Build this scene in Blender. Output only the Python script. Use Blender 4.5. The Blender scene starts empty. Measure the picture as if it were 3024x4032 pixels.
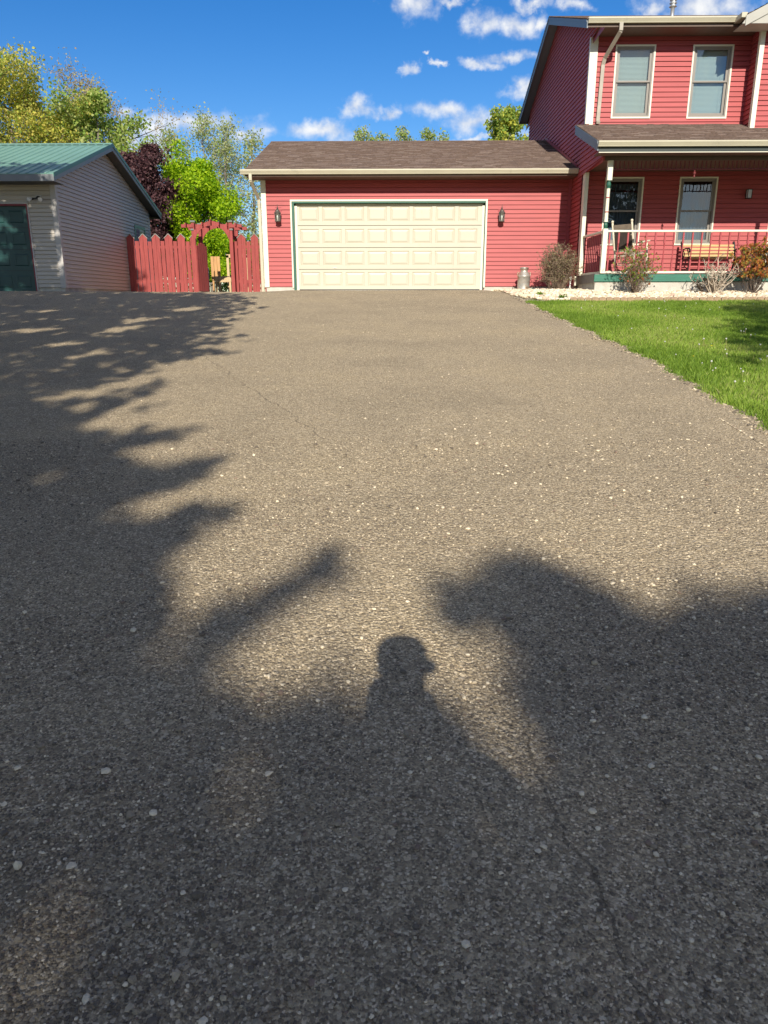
import bpy, math, random
import numpy as np
from mathutils import Vector, Matrix
R = math.radians
random.seed(7); rng = np.random.default_rng(11)
S = bpy.context.scene
COL = S.collection

# ------------------------------------------------------------------ camera
cam_d = bpy.data.cameras.new('camera'); cam = bpy.data.objects.new('camera', cam_d); COL.objects.link(cam)
S.camera = cam
cam_d.sensor_fit = 'VERTICAL'; cam_d.sensor_height = 36.0; cam_d.lens = 2886.0/4032*36.0
cam_d.clip_start = 0.02; cam_d.clip_end = 3000
CAM = Vector((2.576, -20.484, -0.3255))
yaw, pitch, roll = R(-0.780), R(-15.963), R(-0.051)
fw = Vector((math.sin(yaw)*math.cos(pitch), math.cos(yaw)*math.cos(pitch), math.sin(pitch)))
rt = Vector((math.cos(yaw), -math.sin(yaw), 0)); up = rt.cross(fw)
r2 = rt*math.cos(roll)+up*math.sin(roll); u2 = -rt*math.sin(roll)+up*math.cos(roll)
M = Matrix((r2, u2, -fw)).transposed().to_4x4(); M.translation = CAM
cam.matrix_world = M

# ------------------------------------------------------------------ light, exposure
S.view_settings.view_transform = 'Standard'; S.view_settings.look = 'None'
S.view_settings.gamma = 1; S.view_settings.exposure = 0.37
S.cycles.max_bounces = 6; S.cycles.diffuse_bounces = 3; S.cycles.glossy_bounces = 3
S.cycles.transparent_max_bounces = 12; S.cycles.transmission_bounces = 4
SUN = Vector((-0.015, 1.0, -0.55)).normalized()          # direction the light travels
sl = bpy.data.lights.new('sun', 'SUN'); so = bpy.data.objects.new('sun', sl); COL.objects.link(so)
sl.energy = 4.6; sl.angle = R(0.53); sl.color = (1.0, 0.93, 0.82)
so.rotation_euler = SUN.to_track_quat('-Z', 'Y').to_euler()
W = bpy.data.worlds.new('World'); S.world = W; W.use_nodes = True
CL = [(0.0228,0.3379,0.0271,0.0131),(0.1057,0.3183,0.0192,0.0133),(0.1441,0.3191,0.0241,0.0114),(0.1714,0.3214,0.0104,0.0095),(0.2089,0.3341,0.0159,0.0066),(0.1622,0.3391,0.0215,0.0046),(0.1044,0.2779,0.0249,0.0048),(0.143,0.2841,0.0302,0.0062),(0.018,0.2684,0.01,0.0059),(0.0345,0.2856,0.0044,0.0024),(0.0475,0.2771,0.0055,0.0029),(0.1504,0.2478,0.0152,0.009),(-0.047,0.2283,0.0188,0.0101),(-0.0129,0.2231,0.0159,0.0071),(0.0609,0.2253,0.0348,0.009),(0.0952,0.216,0.0279,0.0132),(-0.0931,0.2028,0.0431,0.0102),(-0.3236,0.2294,0.0166,0.0061),(-0.2591,0.2122,0.0752,0.011),(-0.3179,0.1984,0.0364,0.0206),(-0.1879,0.2015,0.0349,0.0102),(0.0902,0.1943,0.0284,0.0035),(0.1384,0.2019,0.0251,0.0102),(0.2989,0.3336,0.0181,0.0094),(0.3637,0.337,0.0629,0.0157),(0.0721,0.3405,0.0163,0.0037)]
def build_world():
    nt = W.node_tree; N = nt.nodes; L = nt.links; N.clear()
    out = N.new('ShaderNodeOutputWorld'); bg = N.new('ShaderNodeBackground'); L.new(bg.outputs[0], out.inputs[0])
    sky = N.new('ShaderNodeTexSky'); sky.sky_type = 'NISHITA'; sky.sun_disc = False
    sky.sun_elevation = R(28.8); sky.sun_rotation = R(180.9)
    sky.altitude = 300; sky.air_density = 1.0; sky.dust_density = 0.25; sky.ozone_density = 3.0
    hs = N.new('ShaderNodeHueSaturation'); hs.inputs['Saturation'].default_value = 1.38; hs.inputs['Hue'].default_value = 0.510
    hs.inputs['Value'].default_value = 1.0
    L.new(sky.outputs[0], hs.inputs['Color'])
    tc = N.new('ShaderNodeTexCoord'); sp = N.new('ShaderNodeSeparateXYZ'); L.new(tc.outputs['Generated'], sp.inputs[0])
    def math_(op, a, b=None, c=None):
        n = N.new('ShaderNodeMath'); n.operation = op
        for i, v in enumerate((a, b, c)):
            if v is None: continue
            if isinstance(v, (int, float)): n.inputs[i].default_value = v
            else: L.new(v, n.inputs[i])
        return n.outputs[0]
    yy = math_('MAXIMUM', sp.outputs[1], 0.02)
    gx = math_('DIVIDE', sp.outputs[0], yy); gz = math_('DIVIDE', sp.outputs[2], yy)
    cb = N.new('ShaderNodeCombineXYZ'); L.new(gx, cb.inputs[0]); L.new(gz, cb.inputs[1])
    n1 = N.new('ShaderNodeTexNoise'); n1.inputs['Scale'].default_value = 26; n1.inputs['Detail'].default_value = 5; n1.inputs['Roughness'].default_value = .6
    L.new(cb.outputs[0], n1.inputs['Vector'])
    dis = N.new('ShaderNodeVectorMath'); dis.operation = 'MULTIPLY_ADD'
    L.new(n1.outputs['Color'], dis.inputs[0]); dis.inputs[1].default_value = (.085, .04, 0); dis.inputs[2].default_value = (-.0425, -.02, 0)
    pos = N.new('ShaderNodeVectorMath'); pos.operation = 'ADD'; L.new(cb.outputs[0], pos.inputs[0]); L.new(dis.outputs[0], pos.inputs[1])
    acc = None
    for (cx, cz, rx, rz) in CL:
        a = N.new('ShaderNodeVectorMath'); a.operation = 'SUBTRACT'; L.new(pos.outputs[0], a.inputs[0]); a.inputs[1].default_value = (cx, cz, 0)
        b = N.new('ShaderNodeVectorMath'); b.operation = 'MULTIPLY'; L.new(a.outputs[0], b.inputs[0]); b.inputs[1].default_value = (1/rx, 1/rz, 0)
        d = N.new('ShaderNodeVectorMath'); d.operation = 'LENGTH'; L.new(b.outputs[0], d.inputs[0])
        v = math_('SUBTRACT', 1.72, d.outputs['Value'])
        acc = v if acc is None else math_('MAXIMUM', acc, v)
    n2 = N.new('ShaderNodeTexNoise'); n2.inputs['Scale'].default_value = 40; n2.inputs['Detail'].default_value = 7; n2.inputs['Roughness'].default_value = .55
    L.new(cb.outputs[0], n2.inputs['Vector'])
    e = math_('MULTIPLY_ADD', n2.outputs['Fac'], 2.2, -1.2)
    e = math_('ADD', acc, e)
    mr = N.new('ShaderNodeMapRange'); mr.interpolation_type = 'SMOOTHSTEP'; L.new(e, mr.inputs[0])
    mr.inputs[1].default_value = .0; mr.inputs[2].default_value = 1.85; mr.inputs[3].default_value = 0; mr.inputs[4].default_value = .93
    front = math_('MULTIPLY', math_('GREATER_THAN', sp.outputs[1], .05), math_('LESS_THAN', gz, .5))
    mf = math_('MULTIPLY', mr.outputs[0], front)
    # unseen broken cloud, added outside the view to make the fill light less blue
    n3 = N.new('ShaderNodeTexNoise'); n3.inputs['Scale'].default_value = 3.2; n3.inputs['Detail'].default_value = 7; n3.inputs['Roughness'].default_value = .6
    L.new(tc.outputs['Generated'], n3.inputs['Vector'])
    mr3 = N.new('ShaderNodeMapRange'); mr3.interpolation_type = 'SMOOTHSTEP'; L.new(n3.outputs['Fac'], mr3.inputs[0])
    mr3.inputs[1].default_value = .455; mr3.inputs[2].default_value = .635
    back = math_('MAXIMUM', math_('LESS_THAN', sp.outputs[1], .05), math_('GREATER_THAN', gz, .5))
    mb_ = math_('MULTIPLY', math_('MULTIPLY', mr3.outputs[0], back), .68)
    m = math_('MAXIMUM', mf, mb_)
    shade = N.new('ShaderNodeMapRange'); L.new(n2.outputs['Fac'], shade.inputs[0])
    shade.inputs[1].default_value = .35; shade.inputs[2].default_value = .65; shade.inputs[3].default_value = 0; shade.inputs[4].default_value = 1
    cc = N.new('ShaderNodeMix'); cc.data_type = 'RGBA'; L.new(shade.outputs[0], cc.inputs[0])
    cc.inputs[6].default_value = (5.3, 5.7, 6.5, 1); cc.inputs[7].default_value = (8.0, 8.0, 7.9, 1)
    c2_ = N.new('ShaderNodeMix'); c2_.data_type = 'RGBA'; L.new(back, c2_.inputs[0]); L.new(cc.outputs[2], c2_.inputs[6]); c2_.inputs[7].default_value = (8.2, 7.3, 6.0, 1)   # added out-of-view clouds, tinted warm to neutralise the fill
    mx = N.new('ShaderNodeMix'); mx.data_type = 'RGBA'; L.new(m, mx.inputs[0]); L.new(hs.outputs[0], mx.inputs[6]); L.new(c2_.outputs[2], mx.inputs[7])
    L.new(mx.outputs[2], bg.inputs[0]); bg.inputs[1].default_value = 0.098
build_world()

# ------------------------------------------------------------------ helpers
MATS = {}
def nodes(m):
    m.use_nodes = True; nt = m.node_tree; return nt, nt.nodes, nt.links, nt.nodes['Principled BSDF']
def mat(name, col, rough=.6, var=.0, vscale=3., bump=0., bscale=40., metal=0., spec=.5, grain=None, dirt=None):
    if name in MATS: return MATS[name]
    m = bpy.data.materials.new(name); nt, N, L, P = nodes(m)
    P.inputs['Base Color'].default_value = (*col, 1); P.inputs['Roughness'].default_value = rough
    P.inputs['Metallic'].default_value = metal; P.inputs['Specular IOR Level'].default_value = spec
    tc = N.new('ShaderNodeTexCoord'); vec = tc.outputs['Object']
    if grain:
        mp = N.new('ShaderNodeMapping'); mp.inputs['Scale'].default_value = grain; L.new(vec, mp.inputs[0]); vec = mp.outputs[0]
    if var:
        n = N.new('ShaderNodeTexNoise'); n.inputs['Scale'].default_value = vscale; n.inputs['Detail'].default_value = 6; L.new(vec, n.inputs[0])
        mr = N.new('ShaderNodeMapRange'); L.new(n.outputs['Fac'], mr.inputs[0]); mr.inputs[1].default_value = .3; mr.inputs[2].default_value = .7
        mr.inputs[3].default_value = 1-var; mr.inputs[4].default_value = 1+var
        hs = N.new('ShaderNodeHueSaturation'); hs.inputs['Color'].default_value = (*col, 1); L.new(mr.outputs[0], hs.inputs['Value'])
        colout = hs.outputs[0]
        if dirt:
            n2 = N.new('ShaderNodeTexNoise'); n2.inputs['Scale'].default_value = dirt[1]; n2.inputs['Detail'].default_value = 8; n2.inputs['Roughness'].default_value = .7
            L.new(tc.outputs['Object'], n2.inputs[0])
            m2 = N.new('ShaderNodeMapRange'); L.new(n2.outputs['Fac'], m2.inputs[0]); m2.inputs[1].default_value = dirt[2]; m2.inputs[2].default_value = dirt[3]
            mx = N.new('ShaderNodeMix'); mx.data_type = 'RGBA'; L.new(m2.outputs[0], mx.inputs[0]); L.new(colout, mx.inputs[6]); mx.inputs[7].default_value = (*dirt[0], 1)
            colout = mx.outputs[2]
        L.new(colout, P.inputs['Base Color'])
    if bump:
        n = N.new('ShaderNodeTexNoise'); n.inputs['Scale'].default_value = bscale; n.inputs['Detail'].default_value = 4; L.new(vec, n.inputs[0])
        b = N.new('ShaderNodeBump'); b.inputs['Strength'].default_value = bump; b.inputs['Distance'].default_value = .01
        L.new(n.outputs['Fac'], b.inputs['Height']); L.new(b.outputs[0], P.inputs['Normal'])
    MATS[name] = m; return m
def leafmat(name, col, trans=.45):
    if name in MATS: return MATS[name]
    m = bpy.data.materials.new(name); nt, N, L, P = nodes(m)
    P.inputs['Base Color'].default_value = (*col, 1); P.inputs['Roughness'].default_value = .55; P.inputs['Specular IOR Level'].default_value = .3
    t = N.new('ShaderNodeBsdfTranslucent'); t.inputs[0].default_value = (*[min(1, c*1.25) for c in col], 1)
    mx = N.new('ShaderNodeMixShader'); mx.inputs[0].default_value = trans
    L.new(P.outputs[0], mx.inputs[1]); L.new(t.outputs[0], mx.inputs[2]); L.new(mx.outputs[0], N['Material Output'].inputs[0])
    MATS[name] = m; return m
def glassmat():
    m = bpy.data.materials.new('window_glass'); nt, N, L, P = nodes(m); N.remove(P)
    tr = N.new('ShaderNodeBsdfTransparent'); tr.inputs[0].default_value = (.80, .86, .86, 1)
    gl = N.new('ShaderNodeBsdfGlossy'); gl.inputs['Roughness'].default_value = .015
    n = N.new('ShaderNodeTexNoise'); n.inputs['Scale'].default_value = 2.2; tc = N.new('ShaderNodeTexCoord'); L.new(tc.outputs['Object'], n.inputs[0])
    b = N.new('ShaderNodeBump'); b.inputs['Strength'].default_value = .06; b.inputs['Distance'].default_value = .05; L.new(n.outputs['Fac'], b.inputs['Height']); L.new(b.outputs[0], gl.inputs['Normal'])
    fr = N.new('ShaderNodeFresnel'); fr.inputs[0].default_value = 1.5
    a = N.new('ShaderNodeMath'); a.operation = 'MULTIPLY_ADD'; a.inputs[1].default_value = 1.5; a.inputs[2].default_value = .10; L.new(fr.outputs[0], a.inputs[0])
    mx = N.new('ShaderNodeMixShader'); L.new(a.outputs[0], mx.inputs[0]); L.new(tr.outputs[0], mx.inputs[1]); L.new(gl.outputs[0], mx.inputs[2])
    L.new(mx.outputs[0], N['Material Output'].inputs[0]); return m

class MB:
    def __init__(s): s.v = []; s.f = []; s.m = []
    def quad(s, a, b, c, d, mi=0):
        n = len(s.v); s.v += [tuple(a), tuple(b), tuple(c), tuple(d)]; s.f.append((n, n+1, n+2, n+3)); s.m.append(mi)
    def poly(s, pts, mi=0):
        n = len(s.v); s.v += [tuple(p) for p in pts]; s.f.append(tuple(range(n, n+len(pts)))); s.m.append(mi)
    def hexa(s, p, mi=0):   # 8 points: bottom 4 ccw, top 4
        n = len(s.v); s.v += [tuple(q) for q in p]
        for f in ((0,3,2,1),(4,5,6,7),(0,1,5,4),(1,2,6,5),(2,3,7,6),(3,0,4,7)): s.f.append(tuple(n+i for i in f)); s.m.append(mi)
    def box(s, x0, x1, y0, y1, z0, z1, mi=0):
        s.hexa([(x0,y0,z0),(x1,y0,z0),(x1,y1,z0),(x0,y1,z0),(x0,y0,z1),(x1,y0,z1),(x1,y1,z1),(x0,y1,z1)], mi)
    def bar(s, a, b, w, h, mi=0, upv=(0,0,1)):
        a = Vector(a); b = Vector(b); d = (b-a).normalized(); u = Vector(upv)
        if abs(d.dot(u)) > .98: u = Vector((0, 1, 0))
        sx = d.cross(u).normalized(); sz = sx.cross(d).normalized(); sx = sx*w/2; sz = sz*h/2
        s.hexa([a-sx-sz, b-sx-sz, b+sx-sz, a+sx-sz, a-sx+sz, b-sx+sz, b+sx+sz, a+sx+sz], mi)
    def tube(s, pts, rad, seg=8, mi=0, cap=True):
        pts = [Vector(p) for p in pts]; rad = rad if hasattr(rad, '__len__') else [rad]*len(pts); n0 = len(s.v)
        prev = None
        for i, p in enumerate(pts):
            d = (pts[min(i+1, len(pts)-1)]-pts[max(i-1, 0)]).normalized()
            if prev is None:
                u = Vector((0,0,1)) if abs(d.z) < .9 else Vector((1,0,0)); a = d.cross(u).normalized()
            else: a = (prev-d*prev.dot(d)).normalized()
            prev = a; b = d.cross(a)
            for k in range(seg):
                t = 2*math.pi*k/seg; s.v.append(tuple(p+(a*math.cos(t)+b*math.sin(t))*rad[i]))
        for i in range(len(pts)-1):
            for k in range(seg):
                k2 = (k+1) % seg; s.f.append((n0+i*seg+k, n0+i*seg+k2, n0+(i+1)*seg+k2, n0+(i+1)*seg+k)); s.m.append(mi)
        if cap:
            s.f.append(tuple(n0+k for k in reversed(range(seg)))); s.m.append(mi)
            e = n0+(len(pts)-1)*seg; s.f.append(tuple(e+k for k in range(seg))); s.m.append(mi)
    def lathe(s, prof, c=(0,0,0), seg=12, mi=0):    # prof [(r,z)]
        s.tube([(c[0], c[1], c[2]+z) for r, z in prof], [max(r, 1e-4) for r, z in prof], seg, mi) if False else None
        n0 = len(s.v)
        for r, z in prof:
            for k in range(seg):
                t = 2*math.pi*(k+.5)/seg; s.v.append((c[0]+r*math.cos(t), c[1]+r*math.sin(t), c[2]+z))
        for i in range(len(prof)-1):
            for k in range(seg):
                k2 = (k+1) % seg; s.f.append((n0+i*seg+k, n0+i*seg+k2, n0+(i+1)*seg+k2, n0+(i+1)*seg+k)); s.m.append(mi)
        s.f.append(tuple(n0+k for k in reversed(range(seg)))); s.m.append(mi)
        e = n0+(len(prof)-1)*seg; s.f.append(tuple(e+k for k in range(seg))); s.m.append(mi)
    def build(s, name, mats, parent=None, smooth=False, bevel=0, loc=None, split=False):
        if split:      # every separate piece becomes a part of its own
            par = list(range(len(s.v)))
            def find(a):
                while par[a] != a: par[a] = par[par[a]]; a = par[a]
                return a
            for f in s.f:
                for q in f[1:]: par[find(q)] = find(f[0])
            groups = {}
            for i, f in enumerate(s.f): groups.setdefault(find(f[0]), []).append(i)
            for ids in groups.values():
                b = MB(); mp = {}
                for i in ids:
                    for q in s.f[i]:
                        if q not in mp: mp[q] = len(b.v); b.v.append(s.v[q])
                    b.f.append(tuple(mp[q] for q in s.f[i])); b.m.append(s.m[i])
                o = b.build(name, mats, parent, smooth, bevel)
            return o
        me = bpy.data.meshes.new(name)
        v = s.v
        if loc is not None: v = [(p[0]-loc[0], p[1]-loc[1], p[2]-loc[2]) for p in v]
        me.from_pydata(v, [], s.f)
        for m_ in (mats if isinstance(mats, (list, tuple)) else [mats]): me.materials.append(m_)
        me.polygons.foreach_set('material_index', s.m)
        if smooth: me.polygons.foreach_set('use_smooth', [True]*len(s.f))
        me.update()
        o = bpy.data.objects.new(name, me); COL.objects.link(o)
        if loc is not None: o.location = loc
        if parent: o.parent = parent
        if bevel:
            b = o.modifiers.new('bevel', 'BEVEL'); b.width = bevel; b.segments = 2; b.limit_method = 'ANGLE'
        return o
def np_mesh(name, V, F, mats, midx=None, parent=None, smooth=False):
    """V (n,3) float, F (m,k) int, all faces of k corners"""
    me = bpy.data.meshes.new(name); V = np.asarray(V, np.float32); F = np.asarray(F, np.int32); m, k = F.shape
    me.vertices.add(len(V)); me.vertices.foreach_set('co', V.ravel())
    me.loops.add(m*k); me.loops.foreach_set('vertex_index', F.ravel())
    me.polygons.add(m); me.polygons.foreach_set('loop_start', np.arange(0, m*k, k, dtype=np.int32))
    try: me.polygons.foreach_set('loop_total', np.full(m, k, np.int32))
    except Exception: pass
    for q in (mats if isinstance(mats, (list, tuple)) else [mats]): me.materials.append(q)
    if midx is not None: me.polygons.foreach_set('material_index', np.asarray(midx, np.int32))
    me.polygons.foreach_set('use_smooth', np.full(m, smooth))
    me.update(calc_edges=True); me.validate()
    o = bpy.data.objects.new(name, me); COL.objects.link(o)
    if parent: o.parent = parent
    return o
def tag(o, label=None, cat=None, group=None, kind=None):
    if label: o['label'] = label
    if cat: o['category'] = cat
    if group: o['group'] = group
    if kind: o['kind'] = kind
    return o
def empty(name, loc, label, cat, group=None, rz=0):
    o = bpy.data.objects.new(name, None); COL.objects.link(o); o.location = loc; o.rotation_euler = (0, 0, rz)
    return tag(o, label, cat, group)
def keep(parent, o):    # parent without moving: builder made the part in world coordinates
    o.parent = parent; o.matrix_parent_inverse = Matrix.Translation(-Vector(parent.location)) if True else o.matrix_parent_inverse
    return o
def copy_tree(o, parent=None):
    c = o.copy(); COL.objects.link(c)
    if parent: c.parent = parent
    for ch in list(o.children): copy_tree(ch, c)
    return c

# ------------------------------------------------------------------ terrain height
GX = [-30,-12,-6.4,-2,-.83,-.1,0,4.9,5.0,6,9,14,40]
GZ = [-.05,-.03,-.06,-.13,-.156,-.06,-.035,-.035,-.09,-.085,-.1,-.1,-.1]
def hz(x, y):
    x = np.asarray(x, float); y = np.asarray(y, float)
    g0 = np.interp(x, GX, GZ); t = np.clip((y+3)/3, 0, 1); a = -.12; ma = .288
    mid = (2*t**3-3*t**2+1)*a+(t**3-2*t**2+t)*ma+(-2*t**3+3*t**2)*g0
    low = np.where(y > -22, -.12+.096*(y+3), np.where(y > -60, -1.944+.03*(y+22), -3.084))
    z = np.where(y >= 0, g0, np.where(y > -3, mid, low))
    return z
def h(x, y): return float(hz(x, y))
def grid(name, xs_of_y, ys, nu, mats, dz=0., zf=None):
    V = []; ys = list(ys)
    for y in ys:
        a, b = xs_of_y(y); x = np.linspace(a, b, nu+1); z = (hz(x, np.full(nu+1, y)) if zf is None else zf(x, y))+dz
        V.append(np.stack([x, np.full(nu+1, y), z], 1))
    V = np.concatenate(V); F = []
    for j in range(len(ys)-1):
        i = np.arange(nu); a = j*(nu+1)+i; F.append(np.stack([a, a+1, a+nu+2, a+nu+1], 1))
    return np_mesh(name, V, np.concatenate(F), mats, smooth=True)

# ------------------------------------------------------------------ materials
def asphalt():
    m = bpy.data.materials.new('rolled_asphalt_millings'); nt, N, L, P = nodes(m)
    tc = N.new('ShaderNodeTexCoord'); vec = tc.outputs['Object']
    def vor(scale, feat='F1', rnd=1.):
        v = N.new('ShaderNodeTexVoronoi'); v.feature = feat; v.inputs['Scale'].default_value = scale; v.inputs['Randomness'].default_value = rnd; L.new(vec, v.inputs['Vector']); return v
    def ramp(src, stops):
        r = N.new('ShaderNodeValToRGB'); r.color_ramp.interpolation = 'LINEAR'
        while len(r.color_ramp.elements) < len(stops): r.color_ramp.elements.new(.5)
        for e, (p, c) in zip(r.color_ramp.elements, stops): e.position = p; e.color = (*c, 1)
        L.new(src, r.inputs[0]); return r.outputs[0]
    def mix(f, a, b, bt='MIX'):
        x = N.new('ShaderNodeMix'); x.data_type = 'RGBA'; x.blend_type = bt
        for s_, i in ((f, 0), (a, 6), (b, 7)):
            if isinstance(s_, (int, float)): x.inputs[i].default_value = s_
            elif isinstance(s_, tuple): x.inputs[i].default_value = (*s_, 1)
            else: L.new(s_, x.inputs[i])
        return x.outputs[2]
    def mth(op, a, b):
        n = N.new('ShaderNodeMath'); n.operation = op
        for i, s_ in enumerate((a, b)):
            if isinstance(s_, (int, float)): n.inputs[i].default_value = s_
            else: L.new(s_, n.inputs[i])
        return n.outputs[0]
    def sepx(c):
        s_ = N.new('ShaderNodeSeparateColor'); L.new(c, s_.inputs[0]); return s_.outputs
    v1 = vor(175); v2 = vor(62); v3 = vor(27)
    n0 = N.new('ShaderNodeTexNoise'); n0.inputs['Scale'].default_value = .9; n0.inputs['Detail'].default_value = 7; n0.inputs['Roughness'].default_value = .65; L.new(vec, n0.inputs['Vector'])
    c1 = ramp(sepx(v1.outputs['Color'])[0], [(0, (.20, .160, .108)), (.6, (.42, .338, .217)), (.88, (.56, .455, .295)), (1, (.84, .71, .50))])
    c2 = ramp(sepx(v2.outputs['Color'])[1], [(0, (.23, .185, .122)), (.7, (.46, .37, .24)), (1, (.66, .54, .36))])
    b2 = mth('GREATER_THAN', sepx(v2.outputs['Color'])[2], .93)
    col = mix(b2, c1, c2)
    # pale limestone chips
    r3 = sepx(v3.outputs['Color']); sel = mth('GREATER_THAN', r3[0], .988); nr = mth('LESS_THAN', mth('ADD', v3.outputs['Distance'], mth('MULTIPLY', v1.outputs['Distance'], .35)), .42)
    chip = mth('MULTIPLY', sel, nr); col = mix(chip, col, (.50, .42, .31))
    v4 = vor(115); r4 = sepx(v4.outputs['Color']); chip4 = mth('MULTIPLY', mth('GREATER_THAN', r4[1], .945), mth('LESS_THAN', v4.outputs['Distance'], .9)); col = mix(chip4, col, (.66, .55, .38))
    # dusty tan areas, wheel tracks with finer, darker material
    big = ramp(n0.outputs['Fac'], [(.3, (.86, .855, .85)), (.5, (1., .99, .98)), (.7, (1.10, 1.08, 1.03))])
    col = mix(1.0, col, big, 'MULTIPLY')
    # long roller creases / cracks
    sx = N.new('ShaderNodeSeparateXYZ'); L.new(vec, sx.inputs[0])
    nw = N.new('ShaderNodeTexNoise'); nw.inputs['Scale'].default_value = 5; nw.inputs['Detail'].default_value = 6; L.new(vec, nw.inputs['Vector'])
    wob = mth('MULTIPLY', mth('SUBTRACT', nw.outputs['Fac'], .5), .22); crk = None
    for (x0, y0, k, ya, yb, wd) in ((2.95, -18.43, -.194, -20.5, -18.35, .0045), (.55, -12.05, -.487, -15.2, -11.4, .007)):
        xc = mth('ADD', mth('MULTIPLY', mth('SUBTRACT', sx.outputs[1], y0), k), x0)
        d_ = mth('ABSOLUTE', mth('ADD', mth('SUBTRACT', sx.outputs[0], xc), wob), 0.)
        m_ = mth('MULTIPLY', mth('LESS_THAN', d_, mth('MULTIPLY', nw.outputs['Fac'], wd*2.2)), mth('MULTIPLY', mth('GREATER_THAN', sx.outputs[1], ya), mth('LESS_THAN', sx.outputs[1], yb)))
        crk = m_ if crk is None else mth('MAXIMUM', crk, m_)
    crk = mth('MULTIPLY', crk, mth('GREATER_THAN', n0.outputs['Fac'], .44))
    col = mix(mth('MULTIPLY', crk, .45), col, (.05, .042, .032))
    L.new(col, P.inputs['Base Color']); P.inputs['Roughness'].default_value = .92; P.inputs['Specular IOR Level'].default_value = .25
    def inv(v, k): return mth('MULTIPLY', mth('SUBTRACT', 1., v.outputs['Distance']), k)
    hgt = mth('ADD', inv(v1, .0035), inv(v2, .008))
    n5 = N.new('ShaderNodeTexNoise'); n5.inputs['Scale'].default_value = 9; n5.inputs['Detail'].default_value = 5; L.new(vec, n5.inputs['Vector'])
    hgt = mth('ADD', hgt, mth('MULTIPLY', n5.outputs['Fac'], .012))
    b = N.new('ShaderNodeBump'); b.inputs['Distance'].default_value = 1.0; b.inputs['Strength'].default_value = 1.0; L.new(hgt, b.inputs['Height']); L.new(b.outputs[0], P.inputs['Normal'])
    return m
RED = mat('barn_red_vinyl', (.405, .080, .078), .55, .10, 1.1, .15, 30, grain=(1, 1, 14), spec=.35)
REDTRIM = mat('red_trim', (.33, .05, .055), .5, .05, 3)
CREAM = mat('cream_trim', (.74, .71, .56), .45, .04, 2.5, dirt=((.5, .46, .35), 3, .6, .8))
GUT = mat('cream_gutter_metal', (.50, .465, .34), .4, .05, 2, dirt=((.35, .32, .24), 5, .58, .8))
DOORC = mat('cream_door_paint', (.525, .49, .385), .42, .03, 1.8, dirt=((.44, .41, .30), 3.5, .60, .80))
GREEN = mat('dark_green_paint', (.022, .11, .07), .45, .08, 4)
DECKG = mat('weathered_green_paint', (.035, .165, .11), .6, .15, 3, .2, 30, grain=(1, 1, 8))
TEAL = mat('dark_teal_door_paint', (.006, .048, .044), .4, .08, 3)
GREYV = mat('grey_vinyl', (.51, .46, .385), .5, .05, 1.4, .15, 30, grain=(1, 1, 14))
GREYT = mat('grey_trim', (.48, .455, .42), .5, .05, 3)
FASCB = mat('brown_soffit', (.115, .075, .052), .6, .1, 2, grain=(9, .6, 1))
FASCD = mat('slate_fascia_metal', (.17, .20, .22), .45, .05, 2)
TAUPE = mat('taupe_sash', (.235, .21, .18), .45, .05, 3)
CONC = mat('poured_concrete', (.52, .49, .42), .85, .13, 5, .4, 60, dirt=((.27, .25, .2), 2.3, .55, .75))
DECK = mat('deck_boards_grey', (.27, .24, .21), .8, .2, 4, .3, 30, grain=(1, 12, 1))
METROOF = mat('green_ribbed_steel', (.17, .33, .255), .38, .06, .8, spec=.6)
METTRIM = mat('green_steel_trim', (.06, .17, .125), .4, .06, 1)
SH = [mat('shingle_brown_%s' % n, c, .93, .22, 26, .5, 150, spec=.2) for n, c in (('mid', (.245, .182, .145)), ('dark', (.15, .108, .088)), ('pale', (.33, .255, .205)), ('tan', (.28, .218, .17)))]
FENCE = mat('red_stained_boards', (.31, .056, .05), .75, .2, 3, .3, 20, grain=(6, 6, .7), dirt=((.5, .22, .17), 3, .66, .82))
WOODL = mat('pale_pine', (.62, .44, .24), .7, .18, 3, .3, 20, grain=(8, 8, .8))
WOODB = mat('bench_slats_pine', (.52, .34, .14), .5, .16, 5, .2, 20, grain=(1, 10, 10))
IRON = mat('black_cast_iron', (.012, .012, .011), .45, .1, 10)
WEATH = mat('weathered_cream_wood', (.60, .54, .40), .7, .22, 9, .3, 30)
PAD = mat('dark_brown_pad', (.055, .042, .033), .9, .2, 8, .3, 60)
GALV = mat('galvanised_steel', (.55, .55, .52), .38, .12, 6, .1, 20, metal=.75)
CANM = mat('old_dull_steel_can', (.52, .50, .45), .42, .16, 7, .15, 25, metal=.55, dirt=((.36, .17, .05), 4.2, .50, .66))
BRONZE = mat('weathered_bronze', (.115, .10, .085), .55, .25, 12, .2, 40, metal=.4)
DARKIN = mat('dark_room', (.02, .022, .024), .9)
BLIND = mat('white_blind', (.42, .50, .48), .5)
CURT = mat('grey_curtain', (.10, .13, .17), .9, .25, 5, .2, 8, grain=(6, 1, .5))
BLACKR = mat('black_rubber', (.02, .02, .02), .6)
WHITEP = mat('white_plastic', (.78, .78, .74), .4)
HOSE = mat('teal_hose_rubber', (.03, .30, .26), .4)
BARK = mat('grey_bark', (.20, .17, .135), .9, .3, 6, .6, 20, grain=(3, 3, .6))
BARKD = mat('dark_bark', (.085, .068, .055), .9, .3, 6, .6, 20, grain=(3, 3, .6))
TWIG = mat('tan_twigs', (.20, .145, .10), .85, .3, 12)
TWIGP = mat('bleached_twigs', (.46, .38, .29), .85, .25, 12)
SOIL = mat('soil_and_grass', (.06, .075, .03), .95, .3, 2, .5, 20)
LAWNB = mat('lawn_soil', (.07, .095, .03), .95, .3, 6, .6, 40)
GLASS = glassmat()
ASPH = asphalt()

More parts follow.
